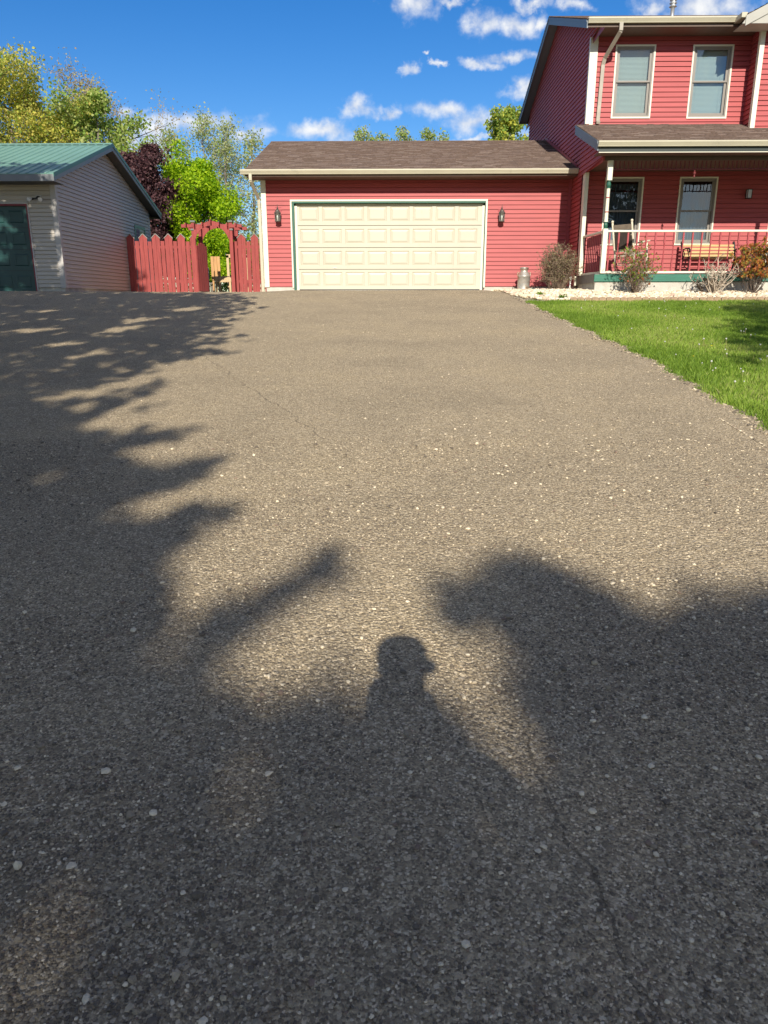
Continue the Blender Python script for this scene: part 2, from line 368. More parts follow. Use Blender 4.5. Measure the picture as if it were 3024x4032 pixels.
# ------------------------------------------------------------------ ground, driveway, lawn
ys = [-400,-200,-120,-80,-60,-50,-40,-34,-28,-24,-22]+list(np.arange(-21, 1.01, .5))+[2,4,6,9,12,16,20,28,40,60,90,140,220,400]
grid('ground', lambda y: (-420, 420), ys, 120, SOIL, -.14)
g = bpy.data.objects['ground']; tag(g, kind='structure')
EDGE_Y = [-60,-22,-17,-14.84,-13.3,-12.16,-10.43,-8.91,-7.34,-5.52,-4.61,-4.05,-3,0]
EDGE_X = [5.3,5.35,5.42,5.46,5.50,5.55,5.52,5.40,5.34,5.30,5.25,5.16,5.05,4.97]
def edge(y):
    return float(np.interp(y, EDGE_Y, EDGE_X))+.035*math.sin(y*5.1)+.025*math.sin(y*13.7+1)+.015*math.sin(y*31)
def drv_x(y): return (-16., edge(y)+.03 if y < -3 else float(np.interp(y, EDGE_Y, EDGE_X)))
dry = list(np.arange(-60, -22, 2.))+list(np.arange(-22, -.01, .1))+[0.02]
def drv_z(x, y):
    z = hz(x, np.full_like(x, y))
    # slight waviness and a shallow crease where two passes of the roller met
    z = z+.006*np.sin(x*1.3+y*.7)*np.sin(y*.9-x*.4)+.004*np.sin(x*3.1+1)*np.sin(y*2.3)
    return z
V = []; nu = 160
for y in dry:
    a, b = drv_x(y); x = np.linspace(a, b, nu+1); V.append(np.stack([x, np.full(nu+1, y), drv_z(x, y)], 1))
F = []
for j in range(len(dry)-1):
    i = np.arange(nu); a = j*(nu+1)+i; F.append(np.stack([a, a+1, a+nu+2, a+nu+1], 1))
nb = sum(len(v) for v in V)
yb = [0.02, .5, 1, 2, 3, 4, 5.25]; nb2 = 12
for y in yb:
    x = np.linspace(-6.45, -.84, nb2+1); V.append(np.stack([x, np.full(nb2+1, y), hz(x, np.full(nb2+1, y))], 1))
for j in range(len(yb)-1):
    i = np.arange(nb2); a = nb+j*(nb2+1)+i; F.append(np.stack([a, a+1, a+nb2+2, a+nb2+1], 1))
o = np_mesh('driveway', np.concatenate(V), np.concatenate(F), ASPH, smooth=True); tag(o, kind='structure')
grid('lawn', lambda y: (edge(y)-.02, 26), list(np.arange(-24, -5.1, .25))+[-5.05], 50, LAWNB, -.012); tag(bpy.data.objects['lawn'], kind='structure')
def bed_z(x, y): return hz(x, np.full_like(x, y))+.0
grid('rock_bed', lambda y: (edge(y)+.02 if y < -3.6 else 4.99, 16), list(np.arange(-5.05, -.0, .25))+[0.], 40, mat('bed_gravel_base', (.45, .39, .28), .9, .25, 12, .6, 40), -.02); tag(bpy.data.objects['rock_bed'], kind='structure')

def scatter_leaves(P, size, n_mats, tilt=1.0, asp=.75, nrm=None):
    """diamond shaped leaves at points P (n,3)"""
    n = len(P); d = rng.normal(size=(n, 3)); d /= np.linalg.norm(d, axis=1)[:, None]
    e = rng.normal(size=(n, 3)); e -= (e*d).sum(1)[:, None]*d; e /= np.linalg.norm(e, axis=1)[:, None]
    s = size*rng.uniform(.6, 1.3, (n, 1)); f = np.cross(d, e)
    V = np.stack([P-d*s, P+e*s*asp+f*s*.15, P+d*s, P-e*s*asp+f*s*.15], 1).reshape(-1, 3)
    F = np.arange(4*n).reshape(n, 4); return V, F, rng.integers(0, n_mats, n)

# grass blades of the lawn
def build_grass():
    n = 230000
    y = rng.uniform(-17.5, -5.08, n*2); x0 = np.array([edge(v) for v in np.linspace(-17.5, -5.08, 3000)])
    ex = np.interp(y, np.linspace(-17.5, -5.08, 3000), x0); wmax = np.interp(y, [-17.5, -14, -5], [1.2, 2.0, 5.8])
    x = ex-.05+rng.uniform(0, 1, n*2)*6.0; k = x < ex+wmax; x = x[k][:n]; y = y[k][:n]; n = len(x)
    ex = ex[k][:n]
    cl = .5+.5*np.sin(x*7.3+np.sin(y*5))*np.sin(y*6.1+np.sin(x*4)); hh = (.03+.045*rng.random(n))*(.75+.5*cl)
    hh *= np.clip((x-ex+.10)/.12, .35, 1)
    z = hz(x, y)-.012; a = rng.uniform(0, 2*np.pi, n); w = .0045+.004*rng.random(n)
    lean = rng.normal(0, .45, (n, 2))*hh[:, None]
    P = np.stack([x, y, z], 1); dx = np.stack([np.cos(a)*w, np.sin(a)*w, np.zeros(n)], 1)
    T = P+np.stack([lean[:, 0], lean[:, 1], hh], 1)
    V = np.stack([P-dx, P+dx, T], 1).reshape(-1, 3)
    tone = np.clip((np.sin(x*2.1+1.3*np.sin(y*1.7))*.5+.5)*2.2+rng.normal(0, 1.1, n), 0, 3.99).astype(int)
    ms = [leafmat('grass_deep', (.17, .28, .03), .35), leafmat('grass_mid', (.28, .41, .05), .35), leafmat('grass_bright', (.39, .51, .09), .4), leafmat('grass_dry', (.40, .40, .14), .35)]
    o = np_mesh('lawn_grass', V, np.arange(3*n).reshape(n, 3), ms, tone)
    tag(o, 'bright green mown grass of the lawn beside the driveway', 'grass', kind='stuff')
build_grass()

# rocks: low-poly stones instanced into one mesh
def ico():
    t = (1+5**.5)/2; v = np.array([(-1,t,0),(1,t,0),(-1,-t,0),(1,-t,0),(0,-1,t),(0,1,t),(0,-1,-t),(0,1,-t),(t,0,-1),(t,0,1),(-t,0,-1),(-t,0,1)], float); v /= np.linalg.norm(v[0])
    f = np.array([(0,11,5),(0,5,1),(0,1,7),(0,7,10),(0,10,11),(1,5,9),(5,11,4),(11,10,2),(10,7,6),(7,1,8),(3,9,4),(3,4,2),(3,2,6),(3,6,8),(3,8,9),(4,9,5),(2,4,11),(6,2,10),(8,6,7),(9,8,1)]); return v, f
def stones(name, P, r, mats, p_m, flat=.65):
    v0, f0 = ico(); n = len(P)
    jit = 1+rng.normal(0, .16, (n, 12, 1)); sc = rng.uniform(.7, 1.25, (n, 1, 3))*np.array([1, 1, flat])
    a = rng.uniform(0, 2*np.pi, n); c, s = np.cos(a)[:, None], np.sin(a)[:, None]
    v = v0[None]*jit*sc; x = v[..., 0]*c-v[..., 1]*s; y = v[..., 0]*s+v[..., 1]*c; v = np.stack([x, y, v[..., 2]], 2)*np.asarray(r).reshape(-1, 1, 1)+P[:, None, :]
    F = (f0[None]+12*np.arange(n)[:, None, None]).reshape(-1, 3)
    mi = np.repeat(rng.choice(len(mats), n, p=p_m), 20)
    return np_mesh(name, v.reshape(-1, 3), F, mats, mi, smooth=False)
CH = [mat('stone_%s' % n, c, .85, .15, 60, .3, 200) for n, c in (('charcoal', (.155, .126, .092)), ('grey', (.33, .27, .188)), ('tan', (.50, .41, .28)), ('pale', (.82, .70, .50)), ('brown', (.25, .18, .13)))]
n = 90000; u = rng.random(n); yy = -19.75+4.6*u**1.35; half = .72+.60*(yy+20.48); xx = 2.56+rng.uniform(-1, 1, n)*half*1.1
xx = np.minimum(xx, 5.2)
rr = .0030+.0028*rng.random(n)**2+.009*(rng.random(n) > .978)*rng.random(n)**1.5
pk = rng.random(n) < np.clip(.62+.55*np.sin(xx*2.3+np.sin(yy*1.9)*1.4)*np.sin(yy*2.7+np.sin(xx*1.7)), .18, 1); xx, yy, rr = xx[pk], yy[pk], rr[pk]
o = stones('loose_gravel', np.stack([xx, yy, drv_z(xx, yy)+rr*.35], 1), rr, CH, [.44, .36, .075, .08, .045], .7)
tag(o, 'loose dark and pale gravel chips over the near driveway surface', 'gravel', kind='stuff')
n = 5200; u = rng.random(n); yy = -19.75+5.2*u**1.2; half = .72+.60*(yy+20.48); xx = np.minimum(2.56+rng.uniform(-1, 1, n)*half*1.1, 5.2); rr = .0045+.0065*rng.random(n)**2.2
pk = rng.random(n) < np.clip(.35+.3*(xx-2.4)+.35*np.sin(xx*2.9+np.sin(yy*2.3)*1.4)*np.sin(yy*3.3+np.sin(xx*1.7)), .12, 1); xx, yy, rr = xx[pk], yy[pk], rr[pk]
o = stones('pebbles', np.stack([xx, yy, drv_z(xx, yy)+rr*.3], 1), rr, [CH[1], CH[2], CH[3], CH[4]], [.28, .30, .34, .08], .6)
tag(o, 'larger pale and tan pebbles scattered over the near driveway', 'pebbles', kind='stuff')
n = 9000; yy = rng.uniform(-14.9, -.4, n); xx = rng.uniform(-8, 5.3, n); xx = np.where(xx > EDGE_X[6]-.1, 5.2, xx); rr = .006+.006*rng.random(n)
k = np.abs(xx-2.3) < .62*(yy+20.5)
o = stones('pale_gravel_chips', np.stack([xx[k], yy[k], hz(xx[k], yy[k])+.002], 1), rr[k]*.8, CH[1:4], [.45, .48, .07], .5)
tag(o, 'scattered pale stone chips on the upper driveway', 'gravel', kind='stuff')
# gravel crumbs along the edge of the lawn
n = 1500; yy = rng.uniform(-15.5, -4.2, n); xx = np.array([edge(v) for v in yy])+rng.normal(-.05, .045, n); rr = .006+.011*rng.random(n)
o = stones('edge_gravel', np.stack([xx, yy, hz(xx, yy)+.004], 1), rr, CH[1:4]+[CH[0]], [.45, .23, .02, .3], .6)
tag(o, 'crumbled stones lining the border between driveway and lawn', 'gravel', kind='stuff')
RK = [mat('landscape_%s' % n, c, .8, .12, 20, .2, 60) for n, c in (('cream', (.72, .62, .44)), ('buff', (.60, .49, .33)), ('white', (.80, .73, .58)), ('rose', (.55, .40, .29)))]
n = 9500; xx = rng.uniform(5.05, 14.5, n); yy = rng.uniform(-4.86, -.06, n)
k = (xx > np.interp(yy, [-5, -4, -3, 0], [5.75, 5.2, 5.1, 4.99])) & ~((yy > -2.82) & (xx > 7.2)) & ~((yy > -1.02) & (xx > 7.0)) & (rng.random(n) < np.where(xx > 11.5, .5, 1))
xx, yy = xx[k], yy[k]; rr = .022+.03*rng.random(len(xx))
o = stones('landscape_rocks', np.stack([xx, yy, hz(xx, yy)+.012+.02*rng.random(len(xx))], 1), rr, RK, [.4, .25, .25, .1], .7)
tag(o, 'cream river rock mulch filling the bed in front of the porch', 'rocks', kind='stuff')

# ------------------------------------------------------------------ building helpers
E_ = .1064
def siding(mb, P0, U, N, z0, z1, ext, mi=0, zb=.08, proud=.028):
    """clapboards between heights z0,z1; ext(z)->(u0,u1) along U from P0 (x,y)"""
    P0 = Vector((P0[0], P0[1], 0)); U = Vector(U); N = Vector(N)
    k = math.floor((z0-zb)/E_+1e-6)
    while zb+k*E_ < z1-1e-4:
        a = max(z0, zb+k*E_); b = min(z1, zb+(k+1)*E_); k += 1
        if b-a < .004: continue
        ua, ub = ext(a); va, vb = ext(b)
        if ub-ua < .01 and vb-va < .01: continue
        def P(u, z, d): return P0+U*u+N*d+Vector((0, 0, z))
        fa = proud
        g = .012; top = b-a > E_-.01 and b < z1-.02      # open shadow gap under the next board
        if top:
            t_ = b-g; wa, wb = ext(t_)
            mb.quad(P(ua, a, fa), P(ub, a, fa), P(wb, t_, .008), P(wa, t_, .008), mi)
            mb.quad(P(wa, t_, .008), P(wb, t_, .008), P(wb, t_, -.02), P(wa, t_, -.02), mi); mb.quad(P(wa, t_, -.02), P(wb, t_, -.02), P(vb, b, -.02), P(va, b, -.02), mi)
        else: mb.quad(P(ua, a, fa), P(ub, a, fa), P(vb, b, .003), P(va, b, .003), mi)
        mb.quad(P(ua, a, -.02), P(ub, a, -.02), P(ub, a, fa), P(ua, a, fa), mi)
def shingles(mb, P0, U, Vv, N, ext, lenV, course=.135):
    """P0 eave corner, U along eave, Vv up the slope, ext(v)->(u0,u1)"""
    P0 = Vector(P0); U = Vector(U); Vv = Vector(Vv).normalized(); N = Vector(N).normalized(); k = 0
    while k*course < lenV-1e-3:
        v0 = k*course; v1 = min(lenV, v0+course); a, b = ext((v0+v1)/2); u = a; base = random.random()
        while u < b-1e-3:
            w = min(random.choice((.12, .16, .2, .26, .34)), b-u)
            if b-u-w < .08: w = b-u
            hb = .013+random.choice((0, .008)); ht = .002
            mi = random.choices((0, 1, 2, 3), (.46, .22, .14, .18))[0]
            def P(uu, vv, d): return P0+U*uu+Vv*vv+N*d
            mb.quad(P(u, v0, hb), P(u+w, v0, hb), P(u+w, v1, ht), P(u, v1, ht), mi)
            mb.quad(P(u, v0, -.003), P(u+w, v0, -.003), P(u+w, v0, hb), P(u, v0, hb), 1)
            if hb > .018:
                mb.quad(P(u, v0, 0), P(u, v0, hb), P(u, v1, ht), P(u, v1, 0), 1); mb.quad(P(u+w, v0, 0), P(u+w, v1, 0), P(u+w, v1, ht), P(u+w, v0, hb), 1)
            u += w
        k += 1
def gutter(name, x0, x1, y, zt, parent, hgt=.105, dep=.11, back=None):
    """K-style gutter along x; y = face of the fascia, gutter sticks out to -y"""
    mb = MB(); pr = [(0, zt), (0, zt-hgt), (-dep*.62, zt-hgt), (-dep*.66, zt-hgt*.86), (-dep*.97, zt-hgt*.30), (-dep, zt-hgt*.26), (-dep, zt), (-dep+.012, zt), (-dep+.012, zt-.012)]
    for i in range(len(pr)-1):
        a, b = pr[i], pr[i+1]
        mb.quad((x0, y+a[0], a[1]), (x1, y+a[0], a[1]), (x1, y+b[0], b[1]), (x0, y+b[0], b[1]))
    for x in (x0, x1): mb.poly([(x, y+p[0], p[1]) for p in pr[:7]])
    mb.box(x0, x1, y-.012, y-.002, zt, zt+.018)
    x = x0+.4
    while x < x1: mb.box(x-.008, x+.008, y-dep+.01, y-.01, zt-.004, zt+.001); x += .75
    return mb.build(name, GUT, parent)
def rect_pipe(name, pts, w, d, parent, m=None):
    mb = MB()
    for a, b in zip(pts[:-1], pts[1:]): mb.bar(a, b, w, d, upv=(0, 1, 0))
    return mb.build(name, m or GUT, parent, bevel=.006)
def window(parent, x0, x1, z0, z1, y, blinds=True, facing=-1):
    """double hung window on a wall facing -y; (x0..z1) outer trim"""
    t = .034; mb = MB()
    mb.box(x0, x0+t, y-.035, y+.01, z0, z1); mb.box(x1-t, x1, y-.035, y+.01, z0, z1)
    mb.box(x0+t, x1-t, y-.035, y+.01, z1-t, z1); mb.box(x0+t, x1-t, y-.037, y+.01, z0, z0+t)
    w = mb.build('window', CREAM, parent)
    a0, a1, b0, b1 = x0+t, x1-t, z0+t, z1-t; zm = (b0+b1)/2+.02; s = .052
    mb = MB()
    mb.box(a0, a0+.03, y-.02, y+.08, b0, b1); mb.box(a1-.03, a1, y-.02, y+.08, b0, b1); mb.box(a0+.03, a1-.03, y-.02, y+.08, b1-.03, b1); mb.box(a0+.03, a1-.03, y-.022, y+.08, b0, b0+.035)
    # upper sash (outer) and lower sash (set back)
    for (zz0, zz1, yy) in ((zm-.02, b1-.03, y+.005), (b0+.035, zm+.012, y+.035)):
        mb.box(a0+.03, a0+.03+s, yy, yy+.028, zz0, zz1); mb.box(a1-.03-s, a1-.03, yy, yy+.028, zz0, zz1)
        mb.box(a0+.03+s, a1-.03-s, yy, yy+.028, zz1-.035, zz1); mb.box(a0+.03+s, a1-.03-s, yy, yy+.028, zz0, zz0+(.06 if zz0 < zm-.1 else .035))
    mb.build('sash', TAUPE, w)
    mb = MB(); g0, g1 = a0+.03+s, a1-.03-s
    mb.quad((g0-.01, y+.019, zm+.01), (g1+.01, y+.019, zm+.01), (g1+.01, y+.019, b1-.06), (g0-.01, y+.019, b1-.06))
    mb.quad((g0-.01, y+.049, b0+.08), (g1+.01, y+.049, b0+.08), (g1+.01, y+.049, zm-.015), (g0-.01, y+.049, zm-.015))
    mb.build('pane', GLASS, w)
    mb = MB(); d = .55   # dark room behind
    mb.quad((x0, y+d, z0), (x1, y+d, z0), (x1, y+d, z1), (x0, y+d, z1)); mb.quad((x0+.01, y+.09, z0), (x0+.01, y+d, z0), (x0+.01, y+d, z1), (x0+.01, y+.09, z1)); mb.quad((x1-.01, y+.09, z0), (x1-.01, y+d, z0), (x1-.01, y+d, z1), (x1-.01, y+.09, z1))
    mb.quad((x0, y+.09, z1-.01), (x1, y+.09, z1-.01), (x1, y+d, z1-.01), (x0, y+d, z1-.01)); mb.quad((x0, y+.09, z0+.01), (x1, y+.09, z0+.01), (x1, y+d, z0+.01), (x0, y+d, z0+.01))
    mb.build('room_recess', DARKIN, w)
    mb = MB()
    if blinds:
        z = b0+.06
        while z < b1-.05:
            mb.quad((g0-.02, y+.100, z-.014), (g1+.02, y+.100, z-.014), (g1+.02, y+.112, z+.014), (g0-.02, y+.112, z+.014)); z += .026
        for xx_ in (g0+.08, g1-.08): mb.box(xx_-.002, xx_+.002, y+.096, y+.099, b0+.05, b1-.05)
        mb.build('blinds', BLIND, w)
    else:
        nseg = 26
        for lo, hi in ((b0+.03, b1-.28), (b1-.24, b1-.10)):
            for i in range(nseg):
                ua = g0+(g1-g0)*i/nseg; ub = g0+(g1-g0)*(i+1)/nseg
                ya = y+.14+.02*math.sin(i*1.9); yb_ = y+.14+.02*math.sin((i+1)*1.9); mb.quad((ua, ya, lo), (ub, yb_, lo), (ub, yb_, hi), (ua, ya, hi))
        mb.build('curtain', CURT, w, smooth=True)
    return w

# ------------------------------------------------------------------ house with attached garage
house = empty('house', (0, 0, 0), 'red sided two storey house with porch and attached double garage', 'house')
HX, HY = 7.15, -1.04          # gable wall plane, front wall plane
HR = 17.5                     # far right end (outside the frame)
RX, RZ, RS = 3.0, 7.31, .334  # ridge y, z, slope
# --- walls
mb = MB()
full = lambda a, b: (lambda z: (a, b))
# garage front: left, above, right of the door opening
siding(mb, (-.86, 0), (1,0,0), (0,-1,0), .08, 2.70, full(.0, .775))
siding(mb, (-.86, 0), (1,0,0), (0,-1,0), 2.20, 2.70, full(.775, 5.80))
siding(mb, (-.86, 0), (1,0,0), (0,-1,0), .08, 2.70, full(5.80, 8.0))
# garage left side wall with gable
gy0, gy1, gr, gs = 0., 7.7, 3.85, .33
def gab(z): 
    d = max(0, z-2.74)/gs; return (gy0+max(0, d-.2), gy1-max(0, d-.2))
siding(mb, (-.86, 0), (0,1,0), (-1,0,0), .08, 4.05, gab)
siding(mb, (-.86, gy1), (1,0,0), (0,1,0), .08, 2.7, full(0, 8))
# house gable wall (left), siding continues over the porch beam
def hext(z):
    lim = (RZ-.17-z)/RS
    lo, hi = RX-lim, RX+lim
    f = HY if (z < 2.665 or z > 3.75) else max(-2.84, -1.04-(3.62-z)/.34)
    if z <= 2.665: f = HY
    if z > 5.55: f = -1.62
    return (max(f, lo), min(7.05, hi))
siding(mb, (HX, 0), (0,1,0), (-1,0,0), .08, 7.15, hext)
# front wall of the house: around windows
def front(z0, z1, holes, x0=HX, x1=HR):
    xs = sorted(holes); cur = x0
    for (a, b, c, d) in xs:
        siding(mb, (0, HY), (1,0,0), (0,-1,0), z0, z1, full(cur, a+.02))
        siding(mb, (0, HY), (1,0,0), (0,-1,0), z0, c+.02, full(a+.02, b-.02)); siding(mb, (0, HY), (1,0,0), (0,-1,0), d-.02, z1, full(a+.02, b-.02))
        cur = b-.02
    siding(mb, (0, HY), (1,0,0), (0,-1,0), z0, z1, full(cur, x1))
UPW = [(7.712, 8.642, 3.876, 5.422), (9.502, 10.445, 3.866, 5.414)]
LOW = [(7.70, 8.640, 1.033, 2.594), (9.505, 10.430, 1.033, 2.594)]
front(3.62, 5.62, UPW, x1=10.86)
front(.30, 2.76, LOW+[(11.80, 12.85, .30, 2.40)])
# projecting bay on the right
siding(mb, (10.86, 0), (0,1,0), (-1,0,0), 3.50, 5.62, full(-1.6, HY))
def bayf(z):
    d = max(0, z-5.62)/.5; return (10.86+d, 14.2-d)
siding(mb, (0, -1.6), (1,0,0), (0,-1,0), 3.50, 7.2, bayf)
siding(mb, (14.2, 0), (0,1,0), (1,0,0), 3.50, 5.62, full(-1.6, HY))
siding(mb, (0, 7.05), (1,0,0), (0,1,0), .08, 5.62, full(HX, HR))
siding(mb, (HR, 0), (0,1,0), (1,0,0), .08, 7.1, lambda z: (max(HY, RX-(RZ-.17-z)/RS), min(7.05, RX+(RZ-.17-z)/RS)))
mb.build('wall', RED, house)
# sheathing right behind the boards so nothing shows through
mb = MB()
mb.box(-.83, -.085, .024, .09, -.1, 2.7); mb.box(4.94, HX, .024, .09, -.1, 2.7); mb.box(-.085, 4.94, .024, .09, 2.2, 2.7)
mb.box(-.835, -.80, .1, 7.67, .05, 2.75); mb.box(HX+.024, HX+.06, -1.0, 7.04, .05, 5.6); mb.box(HX+.024, HX+.06, -2.8, HY, 2.67, 2.9)
mb.poly([(HX+.024, RX-5.1, 5.45), (HX+.024, RX+5.1, 5.45), (HX+.024, RX, 7.14)]); mb.poly([(-.84, gy0, 2.7), (-.84, gy1, 2.7), (-.84, gr, 4.0)])
mb.build('sheathing', REDTRIM, house, split=True)
# --- concrete foundation
mb = MB()
mb.box(-.845, -.08, .0, .2, -.4, .075); mb.box(4.965, HX-.01, 0, .2, -.4, .075); mb.box(-.845, -.6, .2, 7.69, -.4, .075)
mb.box(HX+.008, HX+.2, -.95, .3, -.4, .075); mb.box(HX+.03, HR, -2.79, -1.2, -.5, .125); mb.box(HX+.008, HR, 7.0, 7.04, -.4, .075)
mb.build('foundation', CONC, house, bevel=.006, split=True)
mb = MB(); mb.box(-.06, 4.96, -.05, 7.6, -.3, -.016); mb.build('garage_slab', CONC, house)
# --- corner boards
mb = MB()
mb.box(-.885, -.755, -.034, .09, .065, 2.70)
mb.box(7.205, 7.30, HY-.032, HY+.06, 3.74, 5.60); mb.box(7.118, 7.205, HY-.03, HY+.07, 3.76, 5.59)
mb.box(10.785, 10.89, -1.64, -1.60+.07, 3.52, 5.60)
mb.box(7.115, 7.23, -1.08, -.93, .075, .30); 
mb.build('corner_board', CREAM, house, bevel=.004, split=True)
mb = MB(); mb.box(7.05, 7.14, -.052, .0, .09, 2.7); mb.box(10.84, 10.87, HY-.045, HY, 3.66, 5.6); mb.build('inside_corner', REDTRIM, house, split=True)
# --- garage door
gd = MB(); secs = [-.01, .522, 1.07, 1.617, 2.15]
yd = .10; npan = 8; 
for i in range(4):
    z0, z1 = secs[i]+.007, secs[i+1]-.007
    pz0, pz1 = z0+.090, z0+.090+.365; xs = [(.085+.595*k, .085+.595*k+.505) for k in range(8)]
    # flat field around the panels
    gd.quad((0, yd, z0), (4.877, yd, z0), (4.877, yd, pz0), (0, yd, pz0)); gd.quad((0, yd, pz1), (4.877, yd, pz1), (4.877, yd, z1), (0, yd, z1))
    cur = 0
    for a, b in xs+[(4.877, None)]:
        gd.quad((cur, yd, pz0), (a, yd, pz0), (a, yd, pz1), (cur, yd, pz1))
        if b is None: break
        R0 = (a, b, pz0, pz1); rings = [(0, 0), (.018, .016), (.022, .016), (.07, -.002)]
        for (i0, d0), (i1, d1) in zip(rings[:-1], rings[1:]):
            A = [(a+i0, pz0+i0), (b-i0, pz0+i0), (b-i0, pz1-i0), (a+i0, pz1-i0)]; B = [(a+i1, pz0+i1), (b-i1, pz0+i1), (b-i1, pz1-i1), (a+i1, pz1-i1)]
            for q in range(4):
                r_ = (q+1) % 4; gd.quad((A[q][0], yd+d0, A[q][1]), (A[r_][0], yd+d0, A[r_][1]), (B[r_][0], yd+d1, B[r_][1]), (B[q][0], yd+d1, B[q][1]))
        gd.quad((a+.07, yd-.002, pz0+.07), (b-.07, yd-.002, pz0+.07), (b-.07, yd-.002, pz1-.07), (a+.07, yd-.002, pz1-.07))
        cur = b
    gd.quad((0, yd, z1), (4.877, yd, z1), (4.877, yd+.03, z1+.002), (0, yd+.03, z1+.002)); gd.quad((0, yd+.03, z0-.002), (4.877, yd+.03, z0-.002), (4.877, yd, z0), (0, yd, z0))
gd.box(-.02, 4.9, yd+.035, yd+.05, -.01, 2.16)
door = gd.build('garage_door', DOORC, house)
mb = MB(); mb.box(.03, 4.86, yd-.012, yd+.03, -.016, .012); mb.build('bottom_seal', BLACKR, door)
mb = MB(); mb.box(.94, 1.04, yd-.006, yd-.0, .555, .575); mb.tube([(.99, yd-.02, .565), (.99, yd, .565)], .018, 10); mb.build('lock', GALV, door)
mb = MB()   # cream stop strips
mb.box(-.035, .03, .075, .098, -.01, 2.10); mb.box(4.865, 4.925, .075, .098, -.01, 2.10); mb.build('door_stop', CREAM, door, split=True)
mb = MB()
mb.box(-.095, -.037, -.030, .10, -.05, 2.15); mb.box(4.927, 4.985-.045, -.030, .10, -.05, 2.15); mb.box(-.095, 4.94, -.030, .10, 2.15, 2.19)
mb.build('green_casing', GREEN, door, bevel=.004)
mb = MB()
mb.box(-.137, -.097, -.036, .01, .05, 2.192); mb.box(4.942, 4.988, -.036, .01, .05, 2.192); mb.box(-.137, 4.988, -.036, .01, 2.192, 2.236)
mb.build('cream_casing', CREAM, door, bevel=.003)
# --- garage roof
ez, ey = 2.862, -.60; sl_ = (4.335-ez)/(gr-ey); vl = math.hypot(gr-ey, 4.335-ez)
mb = MB(); nrm = Vector((0, -sl_, 1)).normalized()
shingles(mb, (-1.16, ey, ez), (1,0,0), (0, 1, sl_), nrm, lambda v: (0, (8.31 if ey+v/vl*(gr-ey) > -1.0 or True else 8.4)), vl)
shingles(mb, (HX, 8.3, ez), (-1,0,0), (0, -1, sl_), Vector((0, sl_, 1)), lambda v: (0, 8.31), vl)
mb.tube([(-1.165, gr, 4.34), (HX, gr, 4.34)], .02, 6, 1)
mb.build('garage_roof', SH, house)
mb = MB()
t = .09
for (ya, za, yb_, zb_) in ((ey, ez-.006, gr, 4.329), (8.3, ez-.006, gr, 4.329)):
    mb.hexa([(-1.14, ya, za-t), (HX-.02, ya, za-t), (HX-.02, yb_, zb_-t), (-1.14, yb_, zb_-t), (-1.14, ya, za), (HX-.02, ya, za), (HX-.02, yb_, zb_), (-1.14, yb_, zb_)])
mb.build('roof_deck', FASCB, house, split=True)
mb = MB()   # rake boards + level soffit + front fascia
for (ya, za, yb_, zb_) in ((ey-.0, ez, gr, 4.335), (8.3, ez, gr, 4.335)):
    mb.hexa([(-1.17, ya, za-.16), (-1.142, ya, za-.16), (-1.142, yb_, zb_-.16), (-1.17, yb_, zb_-.16), (-1.17, ya, za-.004), (-1.142, ya, za-.004), (-1.142, yb_, zb_-.004), (-1.17, yb_, zb_-.004)])
mb.box(-1.13, HX-.03, ey-.0, ey+.028, 2.70, 2.855); mb.box(-1.13, HX-.03, 8.27, 8.3, 2.70, 2.855)
mb.build('garage_fascia', FASCB, house, split=True)
mb = MB(); mb.box(-1.14, HX-.03, ey+.03, 0.0, 2.700, 2.712); mb.box(-1.14, HX-.03, 7.7, 8.27, 2.700, 2.712)
mb.box(-1.13, -.89, .0, 7.7, 2.715, 2.725) if False else None
mb.build('soffit', FASCB, house, split=True)
gutter('gutter', -1.27, 7.12, ey-.002, 2.85, house)
rect_pipe('downspout', [(-1.02, -.66, 2.76), (-1.02, -.66, 2.60), (-.93, -.10, 2.24), (-.93, -.06, 2.0), (-.925, -.06, -.15)], .075, .055, house)
mb = MB(); mb.box(-.955, -.89, -.03, .06, 1.62, 1.84); mb.build('junction_box', WHITEP, house, bevel=.006)
mb = MB(); mb.tube([(-.93, -.02, 1.6), (-.95, .0, 1.2), (-.93, .02, .9), (-.90, .02, .55)], [.012, .02, .03, .015], 8); mb.build('conduit', mat('grey_conduit', (.25, .27, .33), .5), house, smooth=True)
# --- step flashing where the garage roof meets the house wall
mb = MB(); mb.bar((HX-.028, ey+.1, ez+.075), (HX-.028, gr, 4.345+.05), .02, .075, upv=(0, -sl_, 1)); mb.bar((HX-.028, gr, 4.395), (HX-.028, 5.5, 3.86), .02, .075); mb.build('flashing', REDTRIM, house)
# --- main roof
x0r = 6.87; fe_y, fe_z = -1.66, RZ-(RX+1.66)*RS; mvl = math.hypot(RX-fe_y, RZ-fe_z)
mb = MB()
shingles(mb, (x0r-.015, fe_y-.02, fe_z), (1,0,0), (0, 1, RS), (0, -RS, 1), lambda v: (0, HR+.3-x0r), mvl)
shingles(mb, (HR+.3, 2*RX-fe_y, fe_z), (-1,0,0), (0, -1, RS), (0, RS, 1), lambda v: (0, HR+.3-x0r+.015), mvl)
